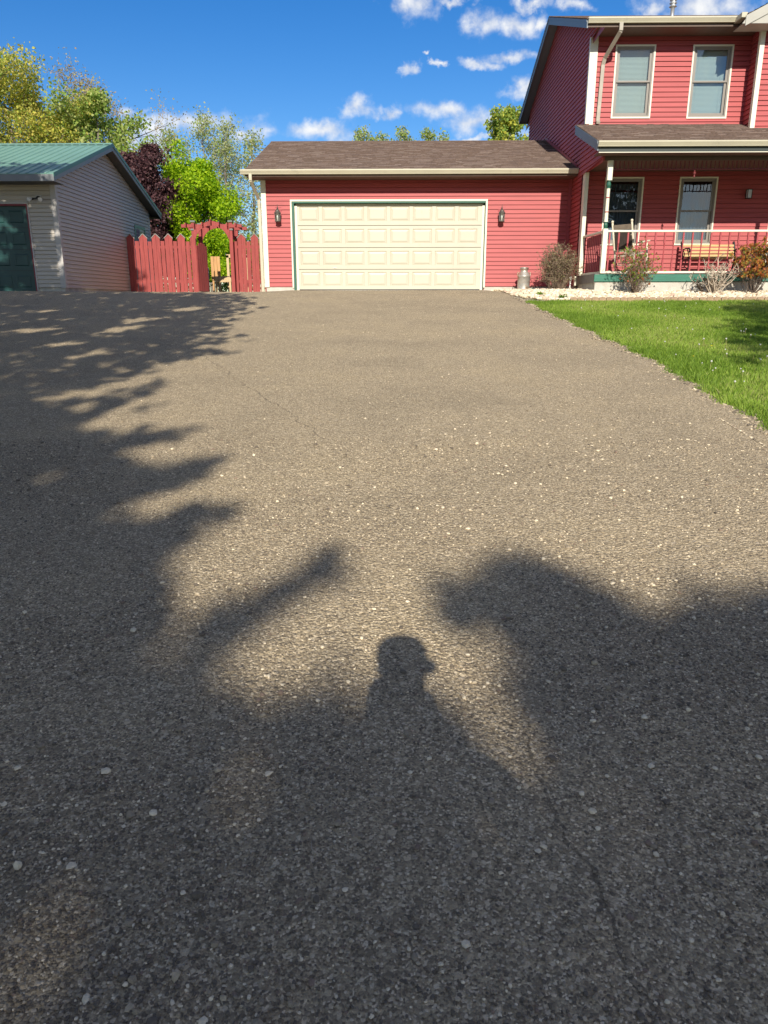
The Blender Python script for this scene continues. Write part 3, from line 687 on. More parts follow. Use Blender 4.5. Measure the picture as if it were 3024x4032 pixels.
# bay roof (gable facing the front)
bx, bz, bs = 12.53, 6.83, .50
for sg in (-1, 1):
    ex_ = bx+sg*2.28; L_ = math.hypot(2.28, 2.28*bs); Uv = (0, 1, 0) if sg < 0 else (0, -1, 0); yst = -2.13 if sg < 0 else 2.0
    shingles(mb, (ex_, yst, bz-2.28*bs), Uv, (-sg, 0, bs), (sg*bs, 0, 1), lambda v: (0, 4.1), L_)
mb.tube([(x0r, RX, RZ+.005), (HR+.3, RX, RZ+.005)], .02, 6, 1)
mb.build('main_roof', SH, house)
mb = MB()
for (ya, yb_) in ((fe_y, RX), (2*RX-fe_y, RX)):
    mb.hexa([(x0r+.03, ya, fe_z-.10), (HR+.28, ya, fe_z-.10), (HR+.28, yb_, RZ-.11), (x0r+.03, yb_, RZ-.11), (x0r+.03, ya, fe_z-.008), (HR+.28, ya, fe_z-.008), (HR+.28, yb_, RZ-.008), (x0r+.03, yb_, RZ-.008)])
mb.hexa([(bx-2.26, -2.1, bz-2.26*bs-.09), (bx, -2.1, bz-.1), (bx, 2, bz-.1), (bx-2.26, 2, bz-2.26*bs-.09), (bx-2.26, -2.1, bz-2.26*bs-.01), (bx, -2.1, bz-.01), (bx, 2, bz-.01), (bx-2.26, 2, bz-2.26*bs-.01)])
mb.hexa([(bx, -2.1, bz-.1), (bx+2.26, -2.1, bz-2.26*bs-.09), (bx+2.26, 2, bz-2.26*bs-.09), (bx, 2, bz-.1), (bx, -2.1, bz-.01), (bx+2.26, -2.1, bz-2.26*bs-.01), (bx+2.26, 2, bz-2.26*bs-.01), (bx, 2, bz-.01)])
mb.build('main_roof_deck', FASCB, house, split=True)
mb = MB()
for (ya, yb_) in ((fe_y, RX), (2*RX-fe_y, RX)):
    mb.hexa([(x0r-.0, ya, fe_z-.175), (x0r+.028, ya, fe_z-.175), (x0r+.028, yb_, RZ-.185), (x0r, yb_, RZ-.185), (x0r, ya, fe_z-.03), (x0r+.028, ya, fe_z-.03), (x0r+.028, yb_, RZ-.03), (x0r, yb_, RZ-.03)])
    mb.hexa([(x0r-.012, ya, fe_z-.055), (x0r-.001, ya, fe_z-.055), (x0r-.001, yb_, RZ-.055), (x0r-.012, yb_, RZ-.055), (x0r-.012, ya, fe_z-.004), (x0r-.001, ya, fe_z-.004), (x0r-.001, yb_, RZ-.004), (x0r-.012, yb_, RZ-.004)])
mb.build('rake_board', FASCD, house, split=True)
mb = MB()
mb.box(x0r+.03, 10.3, fe_y, fe_y+.028, 5.595, fe_z-.012); mb.box(x0r+.03, HR, 2*RX-fe_y-.03, 2*RX-fe_y, 5.6, fe_z-.012)
mb.build('eave_fascia', FASCB, house, split=True)
mb = MB(); mb.box(HX-.0, 10.82, fe_y+.03, HY-.0, 5.592, 5.604); mb.box(10.15, 10.80, -2.09, fe_y+.028, 5.51, 5.522)
mb.box(HX, HR, 7.05, 7.62, 5.592, 5.604)
mb.build('eave_soffit', FASCB, house, split=True)
mb = MB()   # sloping underside of the rake overhang
for (ya, yb_) in ((fe_y+.03, RX), (2*RX-fe_y-.03, RX)):
    za = RZ-abs(RX-ya)*RS-.13; mb.quad((x0r+.03, ya, za), (HX, ya, za), (HX, yb_, RZ-.13), (x0r+.03, yb_, RZ-.13))
mb.build('rake_soffit', FASCD, house, split=True)
mb = MB()   # bay rake boards (cream, facing the street) and return box
for sg in (-1, 1):
    xa = bx+sg*2.34
    mb.hexa([(xa, -2.16, bz-2.34*bs-.21), (bx, -2.16, bz-.21), (bx, -2.12, bz-.21), (xa, -2.12, bz-2.34*bs-.21), (xa, -2.16, bz-2.34*bs-.012), (bx, -2.16, bz-.012), (bx, -2.12, bz-.012), (xa, -2.12, bz-2.34*bs-.012)] if sg < 0 else
            [(bx, -2.16, bz-.21), (xa, -2.16, bz-2.34*bs-.21), (xa, -2.12, bz-2.34*bs-.21), (bx, -2.12, bz-.21), (bx, -2.16, bz-.012), (xa, -2.16, bz-2.34*bs-.012), (xa, -2.12, bz-2.34*bs-.012), (bx, -2.12, bz-.012)])
mb.poly([(10.13, -2.135, 5.50), (10.62, -2.135, 5.505), (11.4, -2.135, 5.51), (11.4, -2.135, 6.1), (10.2, -2.135, 5.60)])
mb.box(10.16, 10.9, -2.13, -1.62, 5.50, 5.508)
mb.build('bay_rake_board', mat('greyed_cream_panel', (.40, .385, .33), .5, .06, 3), house)
mb = MB(); mb.box(10.78, 14.3, -2.1, -1.6, 5.62, 5.64); mb.poly([(11.0, -1.8, 5.66), (14.1, -1.8, 5.66), (bx, -1.8, bz-.12)]); mb.build('bay_soffit', FASCB, house)
gutter('gutter', 6.885, 10.19, fe_y-.002, 5.765, house)
mb = MB(); mb.box(10.13, 10.26, -2.06, -1.67, 5.64, 5.745); mb.build('gutter_return', GUT, house, bevel=.01)
rect_pipe('downspout', [(7.62, -1.72, 5.66), (7.62, -1.72, 5.50), (7.45, -1.16, 5.12), (7.43, -1.11, 5.0), (7.40, -1.11, 3.80), (7.40, -1.2, 3.76)], .085, .06, house, mat('weathered_taupe_metal', (.36, .32, .255), .5, .12, 5))
# --- vent pipe
mb = MB(); mb.lathe([(.05, 0), (.05, 1.0)], (9.62, 1.0, 6.0), 14)
vp_ = mb.build('vent_pipe', GALV, house, smooth=True)
mb = MB(); mb.lathe([(.05, .85), (.075, .86), (.095, .87), (.095, .875), (.06, .90), (.06, .93), (.09, .94), (.09, .955), (.058, .975), (.058, 1.0), (.088, 1.01), (.088, 1.03), (.03, 1.05)], (9.62, 1.0, 6.0), 16); mb.build('vent_cap', GALV, vp_)
# --- windows
for a in UPW: window(house, *a, HY, True)
for i_, a in enumerate(LOW): window(house, *a, HY, False)
# --- entry door at the far right
mb = MB(); mb.box(11.77, 11.84, HY-.036, HY+.03, .31, 2.42); mb.box(12.80, 12.87, HY-.036, HY+.03, .31, 2.42); mb.box(11.84, 12.80, HY-.036, HY+.03, 2.35, 2.42)
d_ = mb.build('front_door', CREAM, house, split=True); mb = MB(); mb.box(11.86, 12.78, HY+.01, HY+.05, .32, 2.35); mb.build('door_leaf', TEAL, d_)
# --- porch
PF = -2.80
mb = MB(); mb.box(7.175, HR, PF+.01, HY, .265, .30); mb.build('porch_deck', DECK, house)
mb = MB(); mb.box(7.15, HR, PF-.03, PF+.0, .128, .285); mb.build('porch_skirt', DECKG, house, bevel=.004)
mb = MB(); mb.box(7.155, 7.20, PF+.003, -1.09, .10, .285); mb.build('side_skirt', DECK, house)
mb = MB(); mb.box(7.18, HR, PF+.0, PF+.12, 2.665, 2.86); mb.box(7.18, HR, PF+.12, HY, 2.72, 2.74); mb.build('porch_beam', FASCB, house, split=True)
mb = MB(); mb.box(7.145, 7.19, PF-.035, PF-.002, 2.66, 2.90); mb.build('beam_end', REDTRIM, house)
pe_y, pe_z, ps = -3.24, 2.985, .345; pvl = math.hypot(HY-pe_y, (HY-pe_y)*ps)
mb = MB(); shingles(mb, (6.90, pe_y-.02, pe_z-.005), (1,0,0), (0, 1, ps), (0, -ps, 1), lambda v: (0, HR+.2-6.9) if pe_y+v/pvl*(HY-pe_y) < -1.62 else (0, 10.86-6.9), pvl); mb.build('porch_roof', SH, house)
mb = MB(); zt_ = pe_z+(HY-pe_y)*ps
mb.hexa([(6.93, pe_y, pe_z-.10), (HR+.2, pe_y, pe_z-.10), (HR+.2, HY, zt_-.10), (6.93, HY, zt_-.10), (6.93, pe_y, pe_z-.008), (HR+.2, pe_y, pe_z-.008), (HR+.2, HY, zt_-.008), (6.93, HY, zt_-.008)]); mb.build('porch_roof_deck', FASCB, house)
mb = MB()
mb.hexa([(6.905, pe_y, pe_z-.20), (6.932, pe_y, pe_z-.20), (6.932, HY+.04, zt_-.20), (6.905, HY+.04, zt_-.20), (6.905, pe_y, pe_z-.02), (6.932, pe_y, pe_z-.02), (6.932, HY+.04, zt_-.005), (6.905, HY+.04, zt_-.005)])
mb.hexa([(6.893, pe_y-.01, pe_z-.06), (6.904, pe_y-.01, pe_z-.06), (6.904, HY+.04, zt_-.05), (6.893, HY+.04, zt_-.05), (6.893, pe_y-.01, pe_z-.0), (6.904, pe_y-.01, pe_z-.0), (6.904, HY+.04, zt_+.005), (6.893, HY+.04, zt_+.005)])
mb.build('porch_rake_board', FASCD, house)
mb = MB(); mb.box(6.94, HR+.1, pe_y, pe_y+.028, 2.755, pe_z-.012); mb.box(6.94, HR+.1, pe_y-.012, pe_y-.002, 2.746, 2.760, 1); mb.build('porch_fascia', [mat('shade_darkened_fascia', (.025, .035, .03), .5), CREAM], house)  # shade below the gutter is put into the fascia's near-black colour
mb = MB(); mb.box(6.94, HR, pe_y+.03, PF-.037, 2.75, 2.76); mb.quad((6.935, pe_y+.03, pe_z-.19), (HX, pe_y+.03, pe_z-.19), (HX, HY, zt_-.19), (6.935, HY, zt_-.19)); mb.build('porch_soffit', FASCB, house, split=True)
gutter('gutter', 6.905, HR+.1, pe_y-.002, 2.965, house)
# porch ceiling frieze of spindles
mb = MB(); mb.box(7.4, HR, PF+.04, PF+.075, 2.485, 2.507); x = 7.45
while x < 13: mb.box(x, x+.018, PF+.05, PF+.066, 2.507, 2.665); x += .095
mb.lathe([(.02, .0), (.012, .05), (.03, .07), (.03, .09), (.012, .11), (.012, .15)], (9.21, PF+.055, 2.335), 10); mb.build('spindle_frieze', mat('deep_red_frieze', (.16, .025, .025), .6), house)
# corner post: square, turned middle
def post(x, y):
    mb = MB(); w = .054
    mb.box(x-w, x+w, y-w, y+w, .305, 1.262); mb.box(x-w, x+w, y-w, y+w, 2.262, 2.665)
    pr = [(.045, 1.40), (.04, 1.5), (.037, 2.0), (.040, 2.10)]; mb.lathe(pr, (x, y, 0), 16)
    p_ = mb.build('porch_post', CREAM, house, bevel=.005)
    mb = MB(); mb.lathe([(.05, 1.262), (.05, 1.275), (.036, 1.285), (.046, 1.31), (.050, 1.34), (.036, 1.385), (.048, 1.395), (.048, 1.405)], (x, y, 0), 18)
    mb.lathe([(.046, 2.10), (.046, 2.112), (.034, 2.12), (.050, 2.16), (.051, 2.19), (.034, 2.235), (.048, 2.245), (.048, 2.262)], (x, y, 0), 18); mb.build('green_turning', GREEN, p_, smooth=False, split=True)
    mb = MB(); mb.lathe([(.0425, 1.602), (.0435, 1.612), (.0425, 1.624)], (x, y, 0), 16); mb.lathe([(.0425, 1.90), (.0435, 1.91), (.0425, 1.922)], (x, y, 0), 16); mb.build('red_band', REDTRIM, p_, split=True)
post(7.325, PF-.0); post(11.55, PF)
mb = MB(); mb.box(7.150, 7.240, -1.31, -1.09, .305, 2.665); mb.build('wall_post', CREAM, house, bevel=.004)
# railings
bal = MB(); hb = .83
bal.box(-.017, .017, -.017, .017, 0, .24); bal.box(-.017, .017, -.017, .017, .60, hb)
bal.lathe([(.016, .24), (.010, .25), (.018, .262), (.010, .275), (.018, .29), (.011, .31), (.013, .42), (.011, .53), (.018, .55), (.010, .565), (.018, .578), (.010, .59), (.016, .60)], (0, 0, 0), 10)
balme = None
def railing(name, pts, n, a, b, side):
    global balme
    mb = MB(); x0_, y0_ = a; x1_, y1_ = b
    mb.bar((x0_, y0_, 1.213), (x1_, y1_, 1.213), .075, .042); mb.bar((x0_, y0_, .33), (x1_, y1_, .33), .06, .045)
    rl = mb.build(name, CREAM, house, bevel=.004, split=True)
    for k in range(n):
        t_ = pts(k)
        if balme is None:
            o_ = bal.build('baluster', REDBAL, rl); balme = o_.data
        else:
            o_ = bpy.data.objects.new('baluster', balme); COL.objects.link(o_); o_.parent = rl
        o_.location = (t_[0], t_[1], .3525)
REDBAL = mat('red_baluster_paint', (.36, .055, .06), .5, .06, 5)
railing('porch_railing', lambda k: (7.433+.2075*k, PF), 20, (7.38, PF), (11.5, PF), False)
railing('side_railing', lambda k: (7.325-.0, -2.62+.165*k), 9, (7.325, -2.745), (7.225, -1.31), True)

# ------------------------------------------------------------------ wall lanterns
def lantern(x, z, label):
    t = empty('wall_lantern', (x, -.02, z), label, 'lamp', 'lanterns beside the garage door')
    mb = MB(); mb.box(-.085, .085, -.0, .018, .03, .26); mb.build('backplate', REDTRIM, t, bevel=.01)
    mb = MB(); mb.tube([(0, .0, .16), (0, -.07, .22), (0, -.13, .25), (0, -.145, .20)], .011, 8); mb.lathe([(.012, .20), (.018, .215), (.008, .24), (.004, .31)], (0, -.145, 0), 10)
    mb.lathe([(.088, .085), (.092, .10), (.06, .14), (.05, .165), (.02, .20), (.012, .21)], (0, -.145, 0), 8)
    mb.lathe([(.07, -.115), (.082, -.105), (.082, -.095), (.068, -.09)], (0, -.145, 0), 8)
    for k in range(8):
        a_ = 2*math.pi*(k+.5)/8; mb.bar((.068*math.cos(a_), -.145+.068*math.sin(a_), -.095), (.076*math.cos(a_), -.145+.076*math.sin(a_), .09), .012, .012)
    mb.build('frame', BRONZE, t, smooth=False)
    mb = MB(); mb.lathe([(.062, -.09), (.07, .085)], (0, -.145, 0), 8); mb.build('glass', GLASS, t)
    mb = MB(); mb.lathe([(.014, -.09), (.014, -.04), (.026, -.02), (.03, .01), (.018, .04), (.0, .05)], (0, -.145, 0), 12); mb.build('bulb', mat('white_bulb', (.85, .85, .8), .3), t, smooth=True)
lantern(-.449, 1.80, 'dark metal lantern on the narrow wall strip left of the garage door')
lantern(5.345, 1.785, 'dark metal lantern on the wide red wall right of the garage door')
# porch wall lamp
t = empty('porch_lamp', (11.17, HY-.02, 2.20), 'small black lamp on the shaded porch wall, right of the windows', 'lamp')
mb = MB(); mb.box(-.04, .04, -.0, .015, -.06, .1); mb.bar((0, -.005, .06), (0, -.1, .10), .015, .015); mb.box(-.055, .055, -.155, -.045, .085, .1); mb.box(-.055, .055, -.155, -.045, -.11, -.10)
for sx in (-.05, .05):
    for sy in (-.15, -.05): mb.box(sx-.005, sx+.005, sy-.005, sy+.005, -.10, .085)
mb.build('frame', IRON, t); mb = MB(); mb.box(-.044, .044, -.144, -.056, -.1, .085); mb.build('frosted_glass', mat('frosted_glass', (.55, .58, .6), .4), t)

# ------------------------------------------------------------------ grey shed
shed = empty('shed', (0, 0, 0), 'grey sided shed with green ribbed metal roof and dark green door', 'shed')
SX, SY0, SY1, SXL = -6.43, .40, 8.15, -14.5; SR, SZR, SSL = 4.22, 4.36, .336
mb = MB()
siding(mb, (0, SY0), (1,0,0), (0,-1,0), .07, 2.72, full(-7.17, SX)); siding(mb, (0, SY0), (1,0,0), (0,-1,0), 2.22, 2.72, full(-12.2, -7.17)); siding(mb, (0, SY0), (1,0,0), (0,-1,0), .07, 2.72, full(SXL, -12.2))
def sext(z): d_ = (SZR-.20-z)/SSL; return (max(SY0, SR-d_), min(SY1, SR+d_))
siding(mb, (SX, 0), (0,1,0), (1,0,0), .07, 4.16, sext, zb=.07)
siding(mb, (SXL, 0), (0,1,0), (-1,0,0), .07, 4.16, sext, zb=.07); siding(mb, (0, SY1), (1,0,0), (0,1,0), .07, 2.72, full(SXL, SX))
mb.build('wall', GREYV, shed)
mb = MB(); mb.box(-7.18, SX-.024, SY0+.024, SY0+.06, 0, 2.72); mb.box(SXL+.01, -7.18, SY0+.024, SY0+.06, 2.22, 2.72); mb.box(SX-.06, SX-.024, SY0+.06, SY1-.01, 0, 2.72); mb.poly([(SX-.026, SY0, 2.7), (SX-.026, SY1, 2.7), (SX-.026, SR, 4.14)]); mb.box(SXL+.03, SX-.03, SY1-.06, SY1-.024, 0, 2.7); mb.build('sheathing', GREYT, shed, split=True)
mb = MB(); mb.box(-7.19, SX-.005, SY0+.0, SY0+.15, -.4, .065); mb.box(SX-.2, SX-.006, SY0+.15, SY1, -.4, .065); mb.box(SXL, -7.19, SY0-.05, SY1, -.4, -.028); mb.build('foundation', CONC, shed, bevel=.005, split=True)
mb = MB(); mb.box(SX-.115, SX+.032, SY0-.032, SY0+.02, .055, 2.68); mb.box(SX+.0, SX+.03, SY0+.02, SY0+.11, .055, 2.68); mb.box(SX, SX+.03, SY1-.09, SY1+.03, .055, 2.68); mb.build('corner_board', GREYT, shed, bevel=.004, split=True)
# door
td = MB(); ty = SY0+.06; pz = [(.081, .386), (.642, .943), (1.183, 1.498), (1.74, 2.039)]
xr = -7.38; k = 0; cols = []
while xr-.40 > -12.1: cols.append((xr-.385, xr)); xr -= .52
td.quad((-12.15, ty, -.02), (-7.235, ty, -.02), (-7.235, ty, 2.16), (-12.15, ty, 2.16))
for a, b in cols:
    for c, d_ in pz:
        rings = [(0, -.001), (.02, .012), (.03, .012), (.055, -.012)]
        rings = [(0, -.003), (.02, -.014), (.05, -.014)]
        A0 = None
        for (i0, d0), (i1, d1) in zip(rings[:-1], rings[1:]):
            A = [(a+i0, c+i0), (b-i0, c+i0), (b-i0, d_-i0), (a+i0, d_-i0)]; B = [(a+i1, c+i1), (b-i1, c+i1), (b-i1, d_-i1), (a+i1, d_-i1)]
            for q in range(4):
                r_ = (q+1) % 4; td.quad((A[q][0], ty+d0, A[q][1]), (A[r_][0], ty+d0, A[r_][1]), (B[r_][0], ty+d1, B[r_][1]), (B[q][0], ty+d1, B[q][1]))
        td.quad((a+.05, ty-.006, c+.05), (b-.05, ty-.006, c+.05), (b-.05, ty-.006, d_-.05), (a+.05, ty-.006, d_-.05))
for z in (.515, 1.06, 1.62): td.box(-12.15, -7.235, ty-.004, ty-.001, z-.004, z+.004, 1)
sd = td.build('overhead_door', [TEAL, BLACKR], shed)
mb = MB(); mb.box(-7.235, -7.20, SY0-.03, SY0+.07, -.03, 2.20); mb.box(-12.2, -7.235, SY0-.03, SY0+.07, 2.155, 2.20); mb.build('red_casing', mat('maroon_casing', (.20, .02, .03), .5), sd)
mb = MB(); mb.box(-7.198, -7.165, SY0-.036, SY0+.01, -.01, 2.24); mb.box(-12.2, -7.198, SY0-.036, SY0+.01, 2.202, 2.24); mb.build('grey_casing', GREYT, sd)
# roof of ribbed steel
rx = -6.12; sey, sez = -.27, 2.84; ssl = (SZR-sez)/(SR-sey)
mb = MB()
for (ya, zz) in ((sey, sez), (2*SR-sey, sez)):
    mb.hexa([(SXL-.3, ya, zz-.015), (rx, ya, zz-.015), (rx, SR, SZR-.015), (SXL-.3, SR, SZR-.015), (SXL-.3, ya, zz), (rx, ya, zz), (rx, SR, SZR), (SXL-.3, SR, SZR)])
    x = rx-.2
    while x > SXL-.3:
        sgn = 1 if ya < SR else -1
        mb.hexa([(x-.028, ya-.01*sgn, zz), (x+.028, ya-.01*sgn, zz), (x+.028, SR, SZR), (x-.028, SR, SZR), (x-.012, ya-.01*sgn, zz+.022), (x+.012, ya-.01*sgn, zz+.022), (x+.012, SR, SZR+.022), (x-.012, SR, SZR+.022)]); x -= .245
mb.build('metal_roof', METROOF, shed)
mb = MB()
for sgn in (-1, 1): mb.hexa([(SXL-.3, SR+sgn*.16, SZR-.16*ssl+.024), (rx+.02, SR+sgn*.16, SZR-.16*ssl+.024), (rx+.02, SR, SZR+.03), (SXL-.3, SR, SZR+.03), (SXL-.3, SR+sgn*.16, SZR-.16*ssl+.028), (rx+.02, SR+sgn*.16, SZR-.16*ssl+.028), (rx+.02, SR, SZR+.04), (SXL-.3, SR, SZR+.04)])
mb.build('ridge_cap', METROOF, shed)
mb = MB()
for ya in (sey-.012, 2*SR-sey+.012):
    mb.hexa([(rx+.001, ya, sez-.075), (rx+.018, ya, sez-.075), (rx+.018, SR, SZR-.07), (rx+.001, SR, SZR-.07), (rx+.001, ya, sez+.022), (rx+.018, ya, sez+.022), (rx+.018, SR, SZR+.027), (rx+.001, SR, SZR+.027)])
mb.build('rake_trim', METTRIM, shed, split=True)
mb = MB()
for ya in (sey, 2*SR-sey):
    mb.hexa([(rx-.028, ya, sez-.175), (rx-.0, ya, sez-.175), (rx-.0, SR, SZR-.18), (rx-.028, SR, SZR-.18), (rx-.028, ya, sez-.016), (rx, ya, sez-.016), (rx, SR, SZR-.016), (rx-.028, SR, SZR-.016)])
mb.box(SXL-.3, rx-.03, sey, sey+.028, sez-.175, sez-.018); mb.box(SXL-.3, rx-.03, 2*SR-sey-.028, 2*SR-sey, sez-.175, sez-.018)
mb.build('fascia', mat('slate_grey_fascia', (.20, .215, .225), .45, .05, 2), shed, split=True)
mb = MB()
for ya, yw in ((sey+.03, SY0), (2*SR-sey-.03, SY1)):
    mb.quad((SXL-.3, ya, sez-.17), (rx-.03, ya, sez-.17), (rx-.03, yw, sez-.17), (SXL-.3, yw, sez-.17))
    mb.quad((SX, ya, sez-.16), (rx-.03, ya, sez-.16), (rx-.03, SR, SZR-.17), (SX, SR, SZR-.17))
mb.build('soffit', mat('dark_soffit', (.07, .075, .075), .7), shed, split=True)
# side window half hidden by the fence
mb = MB(); wy0, wy1 = 6.46, 7.58
mb.box(SX, SX+.035, wy0, wy0+.09, 1.1, 2.26); mb.box(SX, SX+.035, wy1-.09, wy1, 1.1, 2.26); mb.box(SX, SX+.035, wy0+.09, wy1-.09, 2.17, 2.26); mb.box(SX, SX+.035, wy0+.09, wy1-.09, 1.1, 1.19)
w_ = mb.build('window', METTRIM, shed); mb = MB(); mb.box(SX+.003, SX+.022, wy0+.09, wy1-.09, 1.19, 2.17); mb.build('pane', mat('dark_window_pane', (.02, .022, .025), .1), w_)
mb = MB(); mb.box(SX+.023, SX+.026, wy0+.1, wy0+.5, 1.19, 2.14); mb.build('curtain', mat('mauve_curtain', (.20, .15, .17), .9), w_)
# twin floodlight
t = empty('floodlight', (-6.86, SY0-.02, 2.32), 'twin headed outdoor floodlight on the grey shed wall above its door corner', 'floodlight')
mb = MB(); mb.box(-.085, .085, -.012, .0, -.09, .1); mb.build('wall_plate', GREYT, t, bevel=.004)
mb = MB(); mb.lathe([(.055, -.0), (.055, .03)], (0, 0, 0), 14); 
mb = MB(); mb.tube([(0, -.01, .02), (0, -.05, .02)], .05, 14); mb.tube([(0, -.05, .02), (-.10, -.09, -.0)], .016, 8); mb.tube([(0, -.05, .02), (.07, -.09, -.0)], .016, 8)
for sx in (-.13, .085): mb.tube([(sx*.8, -.08, .0), (sx, -.12, -.015)], [.02, .03], 10)
mb.build('bracket', IRON, t, smooth=True)
for sx, dx in ((-.145, -.05), (.095, .02)):
    mb = MB(); mb.tube([(sx, -.11, -.0), (sx+dx*.4, -.145, -.01), (sx+dx, -.19, -.035), (sx+dx*1.05, -.195, -.036)], [.02, .032, .058, .05], 14); mb.build('lamp_head', mat('bright_reflector', (.82, .82, .80), .3), t, smooth=True)

# ------------------------------------------------------------------ fence, arbor, gate
FY = 5.5; fh0 = 1.645
def fence_run(name, x0, x1, label, start_pat):
    t = empty(name, (0, 0, 0), label, 'fence', 'red board fence panels between shed and garage')
    x = x0; k = start_pat; bw = .128; gap = .021
    pattern = ['flat', 'pl', 'pr']
    while x < x1-.05:
        p = pattern[k % 3]; w = min(bw+random.uniform(-.006, .006), x1-x); zb = h(x, FY)+.06+random.uniform(-.008, .008); yy_ = FY+random.uniform(-.005, .005); mb = MB(); th = .02
        if p == 'flat': zt0 = zt1 = fh0+random.uniform(-.012, .012)
        elif p == 'pl': zt0, zt1 = fh0+.10, fh0+.225
        else: zt0, zt1 = fh0+.225, fh0+.10
        mb.hexa([(x, yy_, zb), (x+w, yy_, zb), (x+w, yy_+th, zb), (x, yy_+th, zb), (x, yy_, zt0), (x+w, yy_, zt1), (x+w, yy_+th, zt1), (x, yy_+th, zt0)])
        b_ = mb.build('board', FENCE, t, bevel=.003)
        if p != 'flat':
            mb = MB(); a_, c_ = (x-.02 if p == 'pl' else x, zt0-(.018 if p == 'pl' else 0)), (x+w+(.02 if p == 'pr' else 0), zt1-(.018 if p == 'pr' else 0))
            mb.bar((a_[0], yy_+.006, a_[1]+.012), (c_[0], yy_+.006, c_[1]+.012), .05, .02, upv=(0, 0, 1)); mb.build('cap_strip', mat('weathered_cap', (.30, .27, .24), .8), b_)
        x += w+(gap if p != 'pl' else .004); k += 1
    mb = MB()
    for z in (.32, 1.42): mb.box(x0, x1, FY+.022, FY+.062, z, z+.09)
    mb.build('rail', FENCE, t, split=True); return t
fence_run('picket_fence', -6.40, -4.08, 'long run of red pointed boards between the grey shed and the arbor', 1)
fence_run('picket_fence', -2.82, -.90, 'short run of red pointed boards between the arbor and the garage corner', 0)
mb = MB(); mb.box(-6.42, -.88, 5.35, 5.75, -.3, -.055); o = mb.build('concrete_curb', CONC, bevel=.01); tag(o, 'pale concrete curb under the red board fence', 'curb')
ar = empty('garden_arbor', (-3.45, 5.3, 0), 'red wooden arbor with curved arch over the garden gateway', 'arbor')
AX = -3.43
def arb_side(y, k):
    for sx in (-.62, .62):
        mb = MB(); x = sx; mb.box(x-.058, x+.058, y-.058, y+.058, -.02, 2.20); p_ = mb.build('post', FENCE, ar, bevel=.004)
        mb = MB()
        for z in ((1.965, 2.22) if k == 0 else (2.22,)): mb.box(x-.078, x+.078, y-.078, y+.078, z, z+.05)
        mb.build('post_cap', mat('grey_green_cap', (.16, .19, .17), .7), p_)
    # arch beam with curved top
    mb = MB(); n_ = 20; xs_ = np.linspace(-1.0, 1.0, 41)
    def top(x): return 2.15 if abs(x) > .32 else 2.15+.10*math.cos(x/.32*math.pi/2)
    def bot(x):
        r_ = .52
        if abs(x) >= .565: return 2.05 if abs(x) > .6 else 2.05
        return min(2.13, 1.55+.56*math.sqrt(max(0, 1-(x/.565)**2))) 
    for a, b in zip(xs_[:-1], xs_[1:]):
        za, zb_, ta, tb = bot(a), bot(b), top(a), top(b)
        mb.hexa([(a, y-.085, za), (b, y-.085, zb_), (b, y-.06, zb_), (a, y-.06, za), (a, y-.085, ta), (b, y-.085, tb), (b, y-.06, tb), (a, y-.06, ta)])
    mb.build('arch_beam', FENCE, ar)
arb_side(0.0, 0); arb_side(.9, 1)
for i_ in range(7):
    mb = MB(); x = -.82+i_*.273; z = 2.15 if abs(x) > .32 else 2.15+.10*math.cos(x/.32*math.pi/2)
    mb.box(x-.02, x+.02, -.25, 1.15, z-.075, z+.03); mb.build('rafter', FENCE, ar, bevel=.003)
gt = empty('garden_gate', (-4.0, 5.25, 0), 'narrow red board gate standing open inside the arbor', 'gate', rz=R(74))
mb = MB()
for i_ in range(5): mb = MB(); mb.box(.02+i_*.135, .145+i_*.135, 0, .022, .03+.012*(i_ % 2), 1.50+.1*math.sin(i_*.75)); mb.build('board', FENCE, gt, bevel=.003)
mb = MB(); mb.box(.02, .68, .024, .06, .25, .34); mb.box(.02, .68, .024, .06, 1.2, 1.29); mb.build('rail', FENCE, gt, split=True)
# things seen through the gateway
t = empty('wooden_planter', (-3.80, 8.0, -.09), 'raised pale pine planter frame behind the garden gateway', 'planter')
mb = MB(); mb.box(-.28, .32, -.02, .02, .50, .70); mb.box(-.28, .32, .5, .54, .50, .70); mb.box(-.28, -.24, .02, .5, .5, .7); mb.box(.28, .32, .02, .5, .5, .7); mb.build('box', WOODL, t, bevel=.003)
for sx in (-.25, .27):
    for sy in (0.03, .49): mb = MB(); mb.box(sx-.035, sx+.035, sy-.035, sy+.035, 0, .5); mb.build('leg', WOODL, t, split=True)
mb = MB(); mb.box(-.25, .27, -.01, .01, 0.02, .12); mb.build('stretcher', WOODL, t)
t = empty('timber_frame', (-3.83, 9.2, -.1), 'upright pale timber frame standing behind the planter', 'frame')
mb = MB(); mb.box(-.05, .04, 0, .09, 0, 1.52); mb.build('upright', WOODL, t); mb = MB(); mb.box(.7, .79, 0, .09, 0, 1.52); mb.build('upright', WOODL, t); mb = MB(); mb.box(-.05, .79, .0, .06, 1.43, 1.55); mb.build('crossbar', WOODL, t, split=True)
mb = MB()
for i_ in range(3): mb.hexa([(-4.42+i_*.12, 8.9, .5), (-4.31+i_*.12, 8.9, .5), (-4.31+i_*.12, 8.93, .5), (-4.42+i_*.12, 8.93, .5), (-4.42+i_*.12, 8.9, 1.36-.01*i_), (-4.31+i_*.12, 8.9, 1.36), (-4.31+i_*.12, 8.93, 1.36), (-4.42+i_*.12, 8.93, 1.36)])
mb.box(-4.40, -4.33, 8.935, 8.99, -.2, 1.2); mb.box(-4.16, -4.09, 8.935, 8.99, -.2, 1.2)
o = mb.build('cedar_screen', mat('orange_cedar', (.55, .30, .12), .7, .2, 3, .2, 20, grain=(8, 8, .8))); tag(o, 'orange cedar board screen seen behind the open gate', 'screen')
